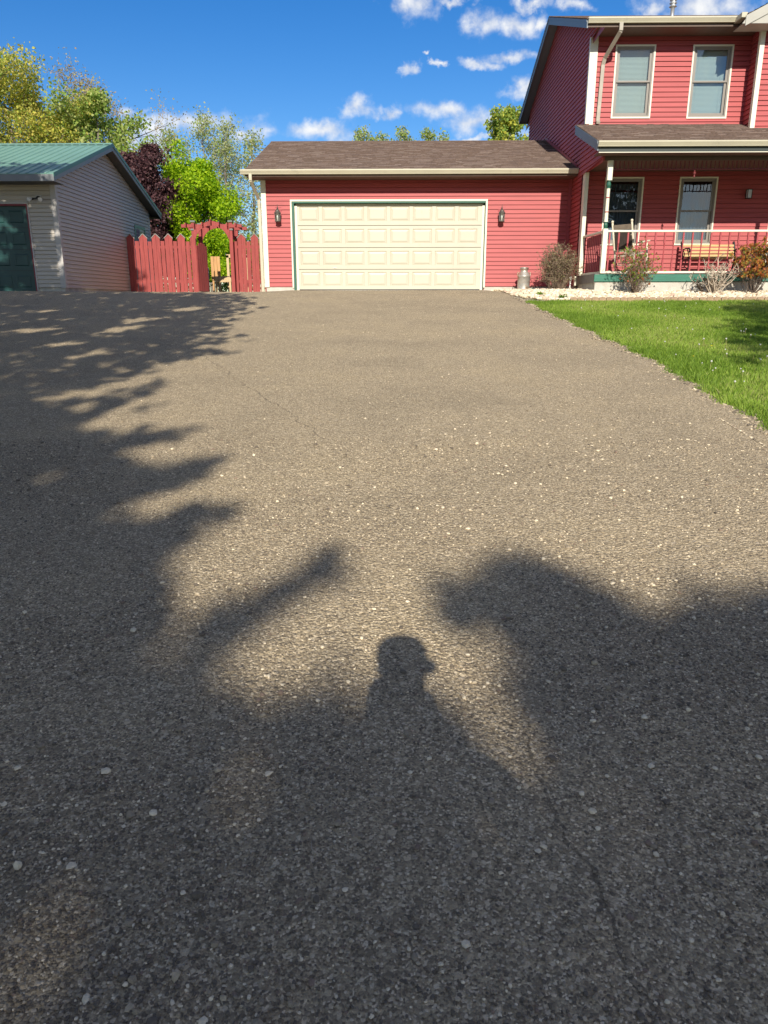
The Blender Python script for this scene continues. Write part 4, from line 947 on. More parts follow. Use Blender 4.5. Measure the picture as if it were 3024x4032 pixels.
mb = MB(); mb.lathe([(.05, 0), (.05, .98), (.03, 1.0)], (-4.25, 7.6, -.1), 12); o = mb.build('grey_bollard', mat('grey_pvc', (.20, .23, .27), .5), smooth=True); tag(o, 'grey round post standing just behind the open gate', 'post')

# ------------------------------------------------------------------ milk can, pipe, hose
t = empty('milk_can', (5.915, -.62, h(5.915, -.62)), 'old steel milk can with rust streaks standing by the garage wall', 'milk can')
mb = MB(); mb.lathe([(.155, 0), (.165, .01), (.165, .03), (.158, .05), (.160, .38), (.166, .385), (.166, .40), (.158, .41), (.135, .46), (.10, .50), (.093, .52), (.093, .565), (.11, .575), (.118, .583), (.118, .592)], (0, 0, 0), 32); mb.build('body', CANM, t, smooth=True)
mb = MB(); mb.lathe([(.105, .592), (.112, .596), (.112, .604), (.09, .618), (.0, .622)], (0, 0, 0), 32); mb.build('lid', CANM, t, smooth=True)
for s_ in (-1, 1): mb = MB(); mb.tube([(s_*.12, 0, .47), (s_*.155, 0, .50), (s_*.17, 0, .465), (s_*.165, 0, .42), (s_*.145, 0, .41)], .011, 8); mb.build('handle', CANM, t, smooth=True)
t = empty('standpipe', (7.02, -1.02, h(7.0, -1.02)-.02), 'short white plastic standpipe in the rocks beside the porch foundation', 'pipe')
mb = MB(); mb.lathe([(.022, 0), (.022, .30)], (0, 0, 0), 12); mb.build('pipe', WHITEP, t, smooth=True); mb = MB(); mb.lathe([(.03, .27), (.033, .30), (.033, .375), (.028, .39), (.01, .395)], (0, 0, 0), 14); mb.tube([(0, 0, .345), (.05, .05, .345)], .022, 10); mb.build('cap', WHITEP, t, smooth=True)
t = empty('garden_hose', (6.55, -.9, h(6.5, -.9)), 'teal garden hose on a white bracket and coiled behind the bare shrub', 'hose')
mb = MB(); pts = []
for i_ in range(60):
    a_ = i_/60*2*math.pi*2.6; r_ = .24+.01*i_/60; pts.append((-.18+math.cos(a_)*r_*1.25, .15+math.sin(a_)*r_*.7, .03+.02*(i_/24)))
mb.tube(pts, .014, 8); mb.tube([(.05, -.1, .05), (.22, -.15, .07), (.33, -.12, .16), (.38, -.05, .30), (.37, 0, .36)], .014, 8); mb.build('hose', HOSE, t, smooth=True)
mb = MB(); mb.bar((.30, .0, .20), (.37, .0, .42), .05, .02); mb.bar((.22, -.02, .03), (.34, 0, .24), .06, .03); mb.build('bracket', WHITEP, t, bevel=.004)

# ------------------------------------------------------------------ rocking chair and bench on the porch
rc = empty('rocking_chair', (8.20, -2.0, .30), 'weathered cream rocking chair with dark brown back pad on the porch', 'chair', rz=R(42))
def part(name, m, f, parent=rc, **k):
    mb = MB(); f(mb); return mb.build(name, m, parent, **k)
tl = R(9)   # tipped back
def Tr(x, y, z):  # local x = forward, y = left; tilt about the rocker's foot
    return (x*math.cos(tl)-z*math.sin(tl), y, z*math.cos(tl)+x*math.sin(tl)+.05)
for s_ in (-1, 1):
    part('back_post', WEATH, lambda mb: (mb.tube([Tr(-.22, s_*.25, 0.05), Tr(-.24, s_*.25, .45), Tr(-.33, s_*.25, 1.16)], [.02, .024, .022], 10), mb.lathe([(.012, 0), (.028, .015), (.03, .035), (.02, .055), (.0, .062)], Tr(-.333, s_*.25, 1.155), 12)), smooth=True)
    part('leg', WEATH, lambda mb: mb.tube([Tr(.27, s_*.28, .03), Tr(.27, s_*.28, .30), Tr(.27, s_*.28, .66)], [.02, .027, .022], 10), smooth=True)
    part('armrest', WEATH, lambda mb: mb.hexa([Tr(-.28, s_*.28-.035, .66), Tr(.34, s_*.28-.05, .66), Tr(.34, s_*.28+.05, .66), Tr(-.28, s_*.28+.035, .66), Tr(-.28, s_*.28-.035, .69), Tr(.34, s_*.28-.05, .69), Tr(.34, s_*.28+.05, .69), Tr(-.28, s_*.28+.035, .69)]), bevel=.008)
    part('rocker', WEATH, lambda mb: [mb.bar((a, s_*.265, .03+.16*a*a), (b, s_*.265, .03+.16*b*b), .03, .045) for a, b in zip(np.linspace(-.55, .40, 10), np.linspace(-.55, .40, 10)[1:])])
part('seat', WEATH, lambda mb: [mb.hexa([Tr(-.24+i*.075, -.25, .40+.004*i), Tr(-.175+i*.075, -.25, .40+.004*i), Tr(-.175+i*.075, .25, .40+.004*i), Tr(-.24+i*.075, .25, .40+.004*i), Tr(-.24+i*.075, -.25, .42+.004*i), Tr(-.175+i*.075, -.25, .42+.004*i), Tr(-.175+i*.075, .25, .42+.004*i), Tr(-.24+i*.075, .25, .42+.004*i)]) for i in range(7)])
part('stretcher', WEATH, lambda mb: [mb.tube([Tr(*a), Tr(*b)], .012, 8) for a, b in (((-.22, .25, .22), (.27, .28, .22)), ((-.22, -.25, .22), (.27, -.28, .22)), ((.27, -.28, .24), (.27, .28, .24)), ((.27, -.28, .36), (.27, .28, .36)), ((-.23, -.25, .2), (-.23, .25, .2)))], smooth=True)
def slat(mb, z0, z1):
    f = lambda z: -.24-.09*(z-.45)/.71
    mb.hexa([Tr(f(z0)-.012, -.24, z0), Tr(f(z0)-.012, .24, z0), Tr(f(z0)+.012, .24, z0), Tr(f(z0)+.012, -.24, z0), Tr(f(z1)-.012, -.24, z1), Tr(f(z1)-.012, .24, z1), Tr(f(z1)+.012, .24, z1), Tr(f(z1)+.012, -.24, z1)])
part('top_slat', mat('grey_brown_slat', (.24, .19, .14), .7, .2, 8), lambda mb: (slat(mb, 1.0, 1.11)))
part('lower_slat', WEATH, lambda mb: (slat(mb, .86, .89), slat(mb, .50, .56)))
part('back_pad', PAD, lambda mb: mb.hexa([Tr(-.275, -.22, .56), Tr(-.275, .22, .56), Tr(-.215, .22, .56), Tr(-.215, -.22, .56), Tr(-.32, -.22, .99), Tr(-.32, .22, .99), Tr(-.26, .22, .99), Tr(-.26, -.22, .99)]), bevel=.015)
bn = empty('park_bench', (10.27, -1.45, .30), 'bench with pale pine slats and black cast iron ends on the porch', 'bench')
def bp_(name, m, f, **k): mb = MB(); f(mb); return mb.build(name, m, bn, **k)
BW = .62
bk = bp_('backrest', WOODB, lambda mb: [mb.hexa([(-BW, .03+.03*i+.0, .445+.078*i), (BW, .03+.03*i, .445+.078*i), (BW, .05+.03*i, .44+.078*i), (-BW, .05+.03*i, .44+.078*i), (-BW, .052+.03*i, .497+.078*i), (BW, .052+.03*i, .497+.078*i), (BW, .072+.03*i, .492+.078*i), (-BW, .072+.03*i, .492+.078*i)]) for i in range(4)], bevel=.004)
bp_('seat', WOODB, lambda mb: [mb.box(-BW, BW, -.42+.085*i, -.35+.085*i, .395-.004*i, .42-.004*i) for i in range(5)], bevel=.004)
for s_ in (-1, 1):
    x = s_*(BW+.015)
    bp_('iron_end', IRON, lambda mb: (mb.tube([(x, .20, .0), (x, .10, .18), (x, .04, .36), (x, .07, .48), (x, .14, .66), (x, .20, .78), (x, .18, .80)], [.02, .022, .026, .028, .028, .03, .015], 8),
        mb.tube([(x, -.42, 0), (x, -.38, .14), (x, -.43, .30), (x, -.40, .40), (x, -.2, .375), (x, .05, .37)], [.02, .02, .024, .026, .02, .02], 8),
        mb.tube([(x, .10, .60), (x, -.1, .62), (x, -.32, .61), (x, -.40, .565), (x, -.37, .52), (x, -.33, .54)], [.018, .018, .02, .024, .018, .012], 8),
        mb.tube([(x, -.40, .40), (x, -.30, .50), (x, -.22, .60)], [.014, .012, .012], 6), mb.tube([(x, .0, .38), (x, -.08, .50), (x, .06, .60)], [.012, .012, .012], 6),
        mb.tube([(x, -.38, .14), (x, -.15, .20), (x, .10, .18)], .012, 6), mb.tube([(x, -.15, .2), (x, -.2, .37)], .012, 6)), smooth=True)

# ------------------------------------------------------------------ shrubs
def shrub(name, loc, label, hgt, wid, nst, twig, leafm=None, nleaf=0, lsize=.02, seed=1, up_=.5, group=None, sub=4, rad=.006, leaf_lo=.2, leafp=1.):
    t = empty(name, loc, label, 'shrub', group); rnd = random.Random(seed); mb = MB(); tips = []
    for i_ in range(nst):
        a_ = rnd.uniform(0, 2*math.pi); s_ = rnd.uniform(0, 1)**.6; ox, oy = rnd.uniform(-.06, .06), rnd.uniform(-.06, .06)
        tx, ty_ = math.cos(a_)*wid*s_, math.sin(a_)*wid*s_*.8; hh = hgt*(1-.35*s_*s_)*rnd.uniform(.75, 1.05)
        P = []; n_ = 5
        for k_ in range(n_+1):
            u = k_/n_; P.append((ox+tx*u**up_*1.0+rnd.uniform(-1, 1)*.022*u*4*wid, oy+ty_*u**up_+rnd.uniform(-1, 1)*.022*4*wid*u, hh*u))
        mb.tube(P, [rad*(1.2-.9*k_/n_) for k_ in range(n_+1)], 4, cap=False)
        for b_ in range(sub):
            k_ = rnd.randint(2, n_); q = Vector(P[k_]); L_ = hgt*rnd.uniform(.12, .3); d_ = Vector((rnd.uniform(-1, 1), rnd.uniform(-1, 1), rnd.uniform(.0, 1.2))).normalized()
            e_ = q+d_*L_; m_ = q+d_*L_*.5+Vector((rnd.uniform(-1, 1), rnd.uniform(-1, 1), 0))*L_*.12
            mb.tube([q, m_, e_], [rad*.6, rad*.5, rad*.25], 3, cap=False); tips += [m_, e_]
            for c_ in range(2):
                d2 = (d_+Vector((rnd.uniform(-1, 1), rnd.uniform(-1, 1), rnd.uniform(-.4, 1)))).normalized(); e2 = m_+d2*L_*.5
                mb.tube([m_, e2], [rad*.4, rad*.2], 3, cap=False); tips.append(e2)
        tips.append(Vector(P[-1]))
    mb.build('twigs', twig, t)
    if leafm and nleaf:
        tp = np.array([tuple(q) for q in tips if q.z > leaf_lo*hgt]); idx = rng.integers(0, len(tp), nleaf); P = tp[idx]+rng.normal(0, .018, (nleaf, 3))
        V, F, mi = scatter_leaves(P, lsize, len(leafm)); np_mesh('leaves', V, F, leafm, mi, parent=t)
    return t
tanl = [leafmat('dry_leaf_tan', (.30, .225, .14), .2), leafmat('dry_leaf_brown', (.17, .125, .08), .2), leafmat('olive_bud', (.24, .22, .10), .3)]
grn = [leafmat('spring_leaf', (.26, .36, .04), .4), leafmat('spring_leaf_dark', (.13, .22, .03), .4), leafmat('russet_leaf', (.36, .12, .05), .35)]
org = [leafmat('orange_leaf', (.50, .20, .05), .4), leafmat('amber_leaf', (.46, .28, .06), .4), leafmat('rust_leaf', (.36, .10, .025), .35), leafmat('olive_leaf', (.24, .24, .04), .4)]
shrub('bare_shrub', (6.60, -1.35, h(6.6, -1.35)-.03), 'dense brown leafless shrub in the rocks beside the milk can', 1.0, .46, 120, TWIG, tanl, 5200, .017, 3, .45, rad=.0065, sub=5, leaf_lo=.12)
shrub('budding_shrub', (7.93, -3.42, h(7.9, -3.42)-.02), 'shrub with thin stems and small green leaves in front of the rocking chair', .95, .46, 55, TWIG, grn, 800, .026, 5, .75, rad=.006, sub=4)
shrub('pruned_shrub', (9.66, -3.42, h(9.6, -3.42)-.02), 'hard pruned leafless shrub with thick pale branches in front of the bench', .78, .52, 22, TWIGP, None, 0, .02, 8, .8, rad=.013, sub=5)
shrub('pruned_undergrowth', (9.6, -3.3, h(9.6, -3.3)-.02), 'low dark brown dry growth around the foot of the pruned shrub', .40, .36, 34, mat('dark_twigs', (.12, .09, .07), .9), [tanl[1]], 500, .02, 9, .6, rad=.006)
shrub('orange_shrub', (10.52, -3.38, h(10.5, -3.38)-.02), 'orange leaved shrub in front of the right end of the porch railing', 1.10, .46, 40, mat('dark_twigs', (.12, .09, .07)), org, 2600, .030, 12, .6, rad=.007, leaf_lo=.33)
for i_, (x, y, lb) in enumerate(((5.72, -3.9, 'small green weed in the cream rocks, nearest the driveway'), (6.05, -4.55, 'small dark green weed among the rocks by the brick edging'))):
    t = empty('weed', (x, y, h(x, y)), lb, 'weed', 'weeds growing in the rock bed')
    P = rng.normal(0, 1, (70, 3))*np.array([.05, .04, .02])+np.array([0, 0, .05]); V, F, mi = scatter_leaves(P, .022, 2); np_mesh('leaves', V, F, [grn[0], grn[1]] if i_ == 0 else [grn[1], grn[1]], mi, parent=t)
# boulder at the very edge
st = np.array([[10.72, -4.12, h(10.7, -4.1)+.05]]); o = stones('boulder', st, [.22], [mat('brown_boulder', (.16, .115, .09), .9, .2, 10, .5, 30)], [1.], .8); tag(o, 'brown boulder in the rock bed at the right edge', 'boulder')

# scalloped edging stones
EDG = mat('tan_edging_block', (.36, .25, .16), .9, .18, 20, .4, 60)
mb = MB(); pr = []
for k in range(9): a_ = math.pi*k/8; pr.append((.068*math.cos(a_), .05+.035*math.sin(a_)))
pf = [(-.07, -.06), (.07, -.06)]+pr
n_ = len(pf); mb.poly([(x, -.03, z) for x, z in pf]); mb.poly([(x, .03, z) for x, z in reversed(pf)])
for k in range(n_):
    a_, b_ = pf[k], pf[(k+1) % n_]; mb.quad((a_[0], -.03, a_[1]), (a_[0], .03, a_[1]), (b_[0], .03, b_[1]), (b_[0], -.03, b_[1]))
first = None
for i_ in range(42):
    x = 6.22+.145*i_; y = -4.93+.0*i_+.006*math.sin(i_*2.3)+.02*(i_/42)
    if first is None: o = mb.build('edging_block', EDG); first = o
    else: o = first.copy(); COL.objects.link(o)
    o.location = (x, y, h(x, y)-.005+.004*math.sin(i_*5.1)); o.rotation_euler = (random.uniform(-.04, .04), random.uniform(-.05, .05), random.uniform(-.06, .06))
    tag(o, 'scalloped tan edging block in the row between rock bed and lawn', 'edging block', 'scalloped edging blocks along the rock bed')

# dandelions gone to seed and in bloom
STEM = leafmat('dandelion_stem', (.42, .36, .16), .2); PUFF = mat('seed_head_white', (.50, .50, .44), .9); YEL = mat('dandelion_yellow', (.85, .62, .02), .7)
def dand(bloom, hh):
    t = bpy.data.objects.new('dandelion', None); COL.objects.link(t)
    mb = MB(); mb.tube([(0, 0, 0), (.006, .002, hh*.5), (.002, 0, hh)], [.0035, .003, .0025], 5); mb.build('stem', STEM, t)
    mb = MB(); mb.lathe([(.003, hh-.004), (.012, hh+.0), (.016, hh+.01), (.012, hh+.02), (.002, hh+.026)], (0.002, 0, 0), 8) if not bloom else mb.lathe([(.003, hh-.004), (.02, hh+.0), (.021, hh+.006), (.002, hh+.01)], (.002, 0, 0), 8)
    mb.build('seed_head' if not bloom else 'flower', PUFF if not bloom else YEL, t, smooth=True); return t
src = [dand(False, .15), dand(False, .10), dand(True, .06)]; used = [False]*3; rd = random.Random(4)
for i_ in range(64):
    y = rd.uniform(-13.6, -5.6); x = edge(y)+.25+rd.random()**.8*np.interp(y, [-13.6, -5.3], [1.0, 4.2]); k = 2 if i_ % 14 == 0 else rd.choice((0, 0, 1))
    if i_ > 40 and k != 2: y = rd.uniform(-13, -9.5); x = edge(y)+.3+rd.random()*np.interp(y, [-13, -9.5], [1.2, 2.6])
    o = src[k] if not used[k] else copy_tree(src[k]); used[k] = True
    o.location = (x, y, h(x, y)-.01); o.rotation_euler = (rd.uniform(-.2, .2), rd.uniform(-.2, .2), rd.uniform(0, 6)); s_ = rd.uniform(.45, .75); o.scale = (s_, s_, s_)
    if k == 2: tag(o, 'yellow dandelion flower low in the lawn', 'dandelion', 'yellow dandelions in the lawn')
    else: tag(o, 'dandelion gone to seed on a pale stalk in the lawn', 'dandelion', 'dandelion stalks in the lawn')

# ------------------------------------------------------------------ trees
def skeleton(base, hgt, wid, rnd, trunk_r, limbs=9, levels=3, up_=.55, ztr=.25, lean=(0, 0)):
    """returns list of (pts, radii) and array of tip points"""
    segs = []; tips = []
    base = Vector(base); top = base+Vector((lean[0], lean[1], hgt*.93))
    tr = [base.lerp(top, u)+Vector((rnd.uniform(-1, 1), rnd.uniform(-1, 1), 0))*hgt*.012*(u > 0) for u in np.linspace(0, 1, 9)]
    segs.append((tr, [trunk_r*(1.15-1.05*u) for u in np.linspace(0, 1, 9)])); tips.append(tr[-1])
    def grow(p, d, L, r, lv):
        n_ = 4; pts = [p]; q = p.copy(); dd = d.copy()
        for i in range(n_):
            dd = (dd+Vector((rnd.gauss(0, .16), rnd.gauss(0, .16), rnd.gauss(.05, .12)))).normalized(); q = q+dd*L/n_; pts.append(q.copy())
        segs.append((pts, [r*(1-.75*i/n_) for i in range(n_+1)])); tips.append(pts[-1]); tips.append(pts[-2])
        if lv > 0:
            for k in range(rnd.randint(3, 5)):
                i = rnd.randint(1, n_); c = Vector((rnd.gauss(0, 1), rnd.gauss(0, 1), rnd.gauss(.25, .8))).normalized(); grow(pts[i], (dd*.75+c*.8).normalized(), L*rnd.uniform(.45, .68), r*.5, lv-1)
    for i in range(limbs):
        u = ztr+(1-ztr)*(i+.5)/limbs; p = base.lerp(top, u); a = i*2.4+rnd.uniform(-.4, .4); w = math.sin(min(1, (u-ztr)/(1-ztr)*.85+.15)*math.pi)**.7
        d = Vector((math.cos(a), math.sin(a), up_+rnd.uniform(-.1, .3))).normalized(); grow(p, d, wid*max(.35, w)*rnd.uniform(.7, 1.0), trunk_r*.42*(1.2-u), levels-1)
    return segs, tips
def tree(name, loc, label, hgt, wid, leaf_mats, nleaf, lsize, seed, bark=BARK, trunk_r=.2, group=None, limbs=10, up_=.55, ztr=.25, clump=.28, levels=3, top_only=None, weights=None):
    rnd = random.Random(seed); t = empty(name, loc, label, 'tree', group)
    segs, tips = skeleton((0, 0, 0), hgt, wid, rnd, trunk_r, limbs, levels, up_, ztr)
    mb = MB()
    for i, (p, r) in enumerate(segs): mb.tube(p, [max(q, .006) for q in r], 8 if i == 0 else (4 if r[0] > .03 else 3), cap=False)
    mb.build('trunk', bark, t)
    tp = np.array([tuple(q) for q in tips if q.z > hgt*ztr]); idx = rng.integers(0, len(tp), nleaf)
    P = tp[idx]+np.clip(rng.normal(0, 1, (nleaf, 3)), -1.6, 1.6)*clump*np.array([1, 1, .8])
    V, F, mi = scatter_leaves(P, lsize, len(leaf_mats))
    if weights is not None: mi = (weights[idx % len(weights)])
    np_mesh('crown', V, F, leaf_mats, mi, parent=t); return t
YG = [leafmat('oak_yellow_green', (.60, .58, .09), .45), leafmat('oak_olive', (.42, .42, .10), .45), leafmat('oak_gold', (.66, .56, .13), .45), leafmat('oak_green', (.26, .36, .06), .45)]
BUD = [leafmat('bud_brown', (.42, .32, .18), .3), leafmat('bud_olive', (.42, .38, .15), .4)]
MG = [leafmat('leaf_mid_green', (.25, .38, .07), .45), leafmat('leaf_olive_green', (.34, .42, .09), .45), leafmat('leaf_pale', (.46, .50, .17), .45)]
BG = [leafmat('maple_lime', (.40, .56, .015), .5), leafmat('maple_lime_deep', (.24, .42, .012), .5), leafmat('maple_lime_bright', (.50, .66, .02), .5)]
PU = [leafmat('maple_purple', (.085, .035, .04), .35), leafmat('maple_purple_dark', (.045, .02, .024), .3), leafmat('maple_purple_pink', (.17, .085, .085), .35)]
CW = [leafmat('cottonwood_pale', (.48, .50, .22), .45), leafmat('cottonwood_grey', (.40, .42, .24), .4), leafmat('cottonwood_green', (.33, .43, .12), .45)]
G_ = -.16
tree('oak_tree', (-14.6, 15.5, G_), 'large yellow green budding tree behind the left end of the shed roof', 8.9, 4.3, YG, 60000, .055, 21, trunk_r=.32, limbs=18, clump=.34)
tree('twiggy_tree', (-12.2, 18.0, G_), 'brownish tree of bare twigs and small buds between two greener crowns', 9.4, 3.4, BUD, 15000, .045, 23, bark=mat('twig_grey_brown', (.25, .20, .15), .9), trunk_r=.22, limbs=14, clump=.28, levels=4)
tree('green_tree', (-10.75, 15.5, G_), 'fresh green tree with loose edge behind the shed ridge', 8.6, 2.6, MG, 13000, .075, 25, trunk_r=.18, limbs=11, clump=.25)
tree('purple_maple', (-8.1, 13.6, G_), 'dark purple leaved maple rising behind the shed gable', 5.9, 1.75, PU, 22000, .062, 27, bark=BARKD, trunk_r=.14, limbs=14, clump=.20, ztr=.12, up_=.8)
tree('lime_maple', (-6.35, 15.2, G_), 'dense lime green maple behind the arbor', 5.5, 1.95, BG, 52000, .056, 29, bark=BARKD, trunk_r=.16, limbs=22, clump=.22, ztr=.10, up_=.5)
cw = [(-10.4, 26, 9.7, 1.7), (-8.8, 27.5, 10.9, 1.8), (-7.1, 25.5, 9.9, 1.9), (-5.8, 26.5, 9.4, 1.7), (-7.9, 29, 9.6, 2.0), (-4.9, 29, 8.4, 1.6)]
cwl = ['tall thin budding tree right behind the purple maple', 'tallest thin budding tree above the lime maple', 'thin budding tree with forked grey stems right of the lime maple', 'thin budding tree nearest the garage roof', 'faint thin budding tree farthest back over the lime maple', 'low pale budding tree just left of the garage corner']
for i_, (x, y, hh, w) in enumerate(cw): tree('cottonwood', (x, y, G_), cwl[i_], hh, w, CW, 3200, .065, 40+i_, trunk_r=.13, group='thin budding trees behind the garden', limbs=12, up_=1.3, clump=.3, ztr=.15, levels=3)
ov = [(.5, 32, 11.2, 'leftmost of the four treetops showing over the garage ridge'), (1.9, 33, 11.0, 'second treetop from the left over the garage ridge'), (3.4, 32, 11.25, 'third treetop from the left over the garage ridge'), (5.0, 32.5, 11.1, 'rightmost of the four small treetops over the garage ridge')]
for i_, (x, y, hh, lb) in enumerate(ov): tree('background_tree', (x, y, G_), lb, hh, 1.7, CW[1:]+[MG[1]], 3000, .075, 60+i_, trunk_r=.14, group='treetops beyond the garage roof', limbs=10, up_=.9, clump=.2, ztr=.3)
tree('upright_tree', (7.5, 16, G_), 'bright yellow green tree with upright shoots behind the garage roof beside the house', 8.3, 1.5, [MG[0], MG[1], YG[0]], 8500, .07, 71, trunk_r=.14, limbs=16, up_=2.2, clump=.13, ztr=.4)
for i_, (x, y, w, hh, lb) in enumerate(((-9.5, 19, 2.2, 2.3, 'dark green bush deep behind the purple maple'), (-5.2, 18.5, 2.0, 1.9, 'green bush behind the lime maple'), (-3.3, 17.5, 1.7, 1.9, 'green bush seen through the garden gateway'), (-1.2, 18.5, 2.0, 2.2, 'green bush hidden behind the garage corner'))):
    tree('bush', (x, y, G_), lb, hh, w, [MG[0], BG[1], grn[1]], 5500, .07, 80+i_, trunk_r=.06, group='bushes at the back of the garden', limbs=12, ztr=.05, up_=.35, clump=.28)

# ------------------------------------------------------------------ the trees behind the camera that shade the driveway
MAIN = [(-14,7.5),(-6.15,7.0),(-6.2,2),(-4.2,-1.5),(-.78,-3.8),(-0.1,-6.16),(-0.35,-7.95),(0.14,-9.21),(-0.09,-9.98),(0.44,-10.29),(0.33,-10.96),(0.47,-11.32),(0.12,-11.75),(-0.01,-12.2),(0.0,-13.03),(0.3,-13.26),(0.3,-13.83),(0.17,-14.27),(0.06,-14.88),(0.28,-15.05),(0.97,-14.92),(0.85,-15.34),(0.48,-15.66),(1.0,-15.81),(1.41,-15.6),(1.35,-16.13),(1.15,-16.31),(0.85,-16.7),(1.06,-16.65),(1.35,-16.72),(1.73,-16.43),(1.69,-16.66),(1.58,-16.92),(1.47,-17.17),(1.47,-17.32),(1.6,-17.65),(1.7,-17.77),(1.89,-17.61),(2.06,-17.44),(2.24,-17.11),(2.34,-17.14),(2.25,-17.48),(2.12,-17.8),(1.97,-17.99),(1.89,-18.07),(1.95,-18.24),(2.02,-18.42),(2.27,-18.47),(2.44,-18.36),(2.55,-18.29),(2.7,-18.39),(2.8,-18.52),(2.87,-18.68),(2.90,-18.80),(2.99,-18.88),(3.06,-18.82),(3.05,-18.60),(3.00,-18.34),(2.93,-18.15),(2.83,-17.9),(2.78,-17.76),(2.87,-17.38),(2.98,-17.29),(3.24,-17.18),(3.47,-17.38),(3.55,-17.59),(3.57,-17.84),(3.75,-17.75),(3.89,-17.47),(4.1,-17.47),(4.3,-17.63),(5.2,-17.2),(8,-18.5),(8,-26),(-14,-26)]
HOLES = [[(-0.65,-13.87),(-0.42,-13.39),(-0.18,-12.93),(0.1,-13.17),(-0.15,-13.87),(-0.46,-14.01)],[(0.92,-16.92),(0.98,-16.78),(1.12,-16.72),(1.13,-16.92),(1.04,-17.05)],[(1.17,-17.48),(1.2,-17.3),(1.29,-17.22),(1.33,-17.35),(1.27,-17.54)],[(1.69,-18.03),(1.72,-17.89),(1.85,-17.92),(1.88,-18.06),(1.79,-18.11)],[(2.84,-17.95),(2.98,-17.78),(3.10,-18.0),(2.94,-18.22)],[(-2.17,-10.57),(-1.74,-10.41),(-1.54,-10.81),(-1.93,-10.96)],[(-1.42,-11.59),(-1.22,-11.25),(-0.94,-11.07),(-0.87,-11.42),(-1.15,-11.96)],[(-1.85,-9.1),(-1.47,-8.55),(-1.16,-8.83),(-1.49,-9.7)],[(-3.28,-9.35),(-3.04,-8.99),(-2.41,-8.94),(-2.7,-9.69)],[(-1.74,-6.39),(-1.26,-5.9),(-0.78,-6.07),(-1.19,-6.85)],[(-2.05,-7.95),(-1.56,-7.56),(-1.03,-7.42),(-1.51,-8.43)],[(-4.21,-6.68),(-3.83,-6.37),(-3.48,-6.37),(-3.7,-7.06)]]
LAWN_SH = [(16,-4.9),(10.07,-5.11),(9.36,-5.47),(8.46,-6.46),(8.3,-7.34),(8.55,-7.99),(7.57,-8.92),(7.62,-9.43),(7.47,-10.08),(6.97,-10.58),(6.8,-11.42),(6.42,-12.05),(6.52,-12.6),(16,-13)]
def inside(px, py, poly):
    r_ = np.zeros(len(px), bool); n_ = len(poly); j = n_-1
    for i in range(n_):
        xi, yi = poly[i]; xj, yj = poly[j]
        c = ((yi > py) != (yj > py)) & (px < (xj-xi)*(py-yi)/(yj-yi+1e-12)+xi); r_ ^= c; j = i
    return r_
SH_T = -np.array(SUN)/SUN.y
def shade_leaves(ncl, box, poly, holes, dfun, per, spread, keepf=None, feather=.3):
    gx = rng.uniform(box[0], box[1], ncl); gy = rng.uniform(box[2], box[3], ncl); ok = inside(gx, gy, poly)
    for q in holes: ok &= ~inside(gx, gy, q)
    if keepf is not None: ok &= keepf(gx, gy)
    # ragged rim: thin the outermost band in small twiggy patches and let single sprays stick out
    rim = np.zeros(len(gx), bool); near = np.zeros(len(gx), bool)
    for dx, dy in ((1, 0), (.7, 1.4), (.7, -1.4), (0, 2), (-.5, 1.6)):
        ins = inside(gx+dx*feather, gy+dy*feather, poly); rim |= ~ins; near |= inside(gx-dx*feather*.6, gy-dy*feather*.6, poly)
    fl = np.sin(gx*9/feather*.3+np.sin(gy*7/feather*.3)*2)*np.sin(gy*5/feather*.3+np.sin(gx*11/feather*.3)*2)
    ok &= ~rim | (rng.random(len(gx)) < np.where(fl > .1, .2, .75))
    ok |= near & ~inside(gx, gy, poly) & (fl < -.45) & (rng.random(len(gx)) < .3) & (gx < 6)
    gx, gy = gx[ok], gy[ok]; D = dfun(gy)*rng.uniform(.82, 1.18, len(gx)); gz = hz(gx, gy)
    C = np.stack([gx+.015*D, gy-D, gz+.55*D], 1)
    return C, (np.repeat(C, per, 0)+rng.normal(0, spread, (len(C)*per, 3)))
def shade_tree(name, base, label, C, P, lsize, mats, seed, nb=38):
    t = empty(name, base, label, 'tree', 'trees behind the photographer'); rnd = random.Random(seed); mb = MB(); b = Vector(base)
    fork = Vector((0, 0, 4.2)); mb.tube([(0, 0, 0), (0.05, 0, 2), fork], [.34, .26, .22], 10)
    for k in range(nb):
        q = Vector(C[rnd.randrange(len(C))])-b; s0 = fork+Vector((0, 0, rnd.uniform(-.6, .3))); mid = s0.lerp(q, .5)+Vector((rnd.uniform(-.4, .4), rnd.uniform(-.4, .4), rnd.uniform(.2, .9)))
        mb.tube([s0, mid, q], [.10, .05, .008], 5, cap=False)
    mb.build('trunk', BARK, t)
    V, F, mi = scatter_leaves(P-np.array(base), lsize, len(mats)); np_mesh('crown', V, F, mats, mi, parent=t)
DL = [leafmat('dark_foliage', (.07, .085, .04), .15), leafmat('deep_foliage', (.05, .06, .03), .15)]
dA = lambda y: np.interp(y, [-15, -12, -3, 7], [13, 10.5, 9.5, 13])
def dap(x, y): return (y < -2.5) | (rng.random(len(x)) < np.where(np.sin(x*3.1+np.sin(y*2.)*1.5)*np.sin(y*1.9+1.) >.62, .0, 1.))
C, P = shade_leaves(30000, (-13, .6, -14.6, 7.5), MAIN, HOLES, dA, 8, .05, dap, .42)
shade_tree('shade_tree', (-8.5, -23.5, h(-8.5, -23.5)), 'broad tree left behind the camera, shading the left side of the driveway', C, P, .07, DL, 91)
dB = lambda y: np.interp(y, [-26, -18, -15], [19, 18, 14])
thin = lambda x, y: (y < -18.5) | (rng.random(len(x)) < np.where(np.sin(x*9+np.sin(y*7)*1.3)*np.sin(y*8+np.sin(x*5)) > .6, .12, .85))
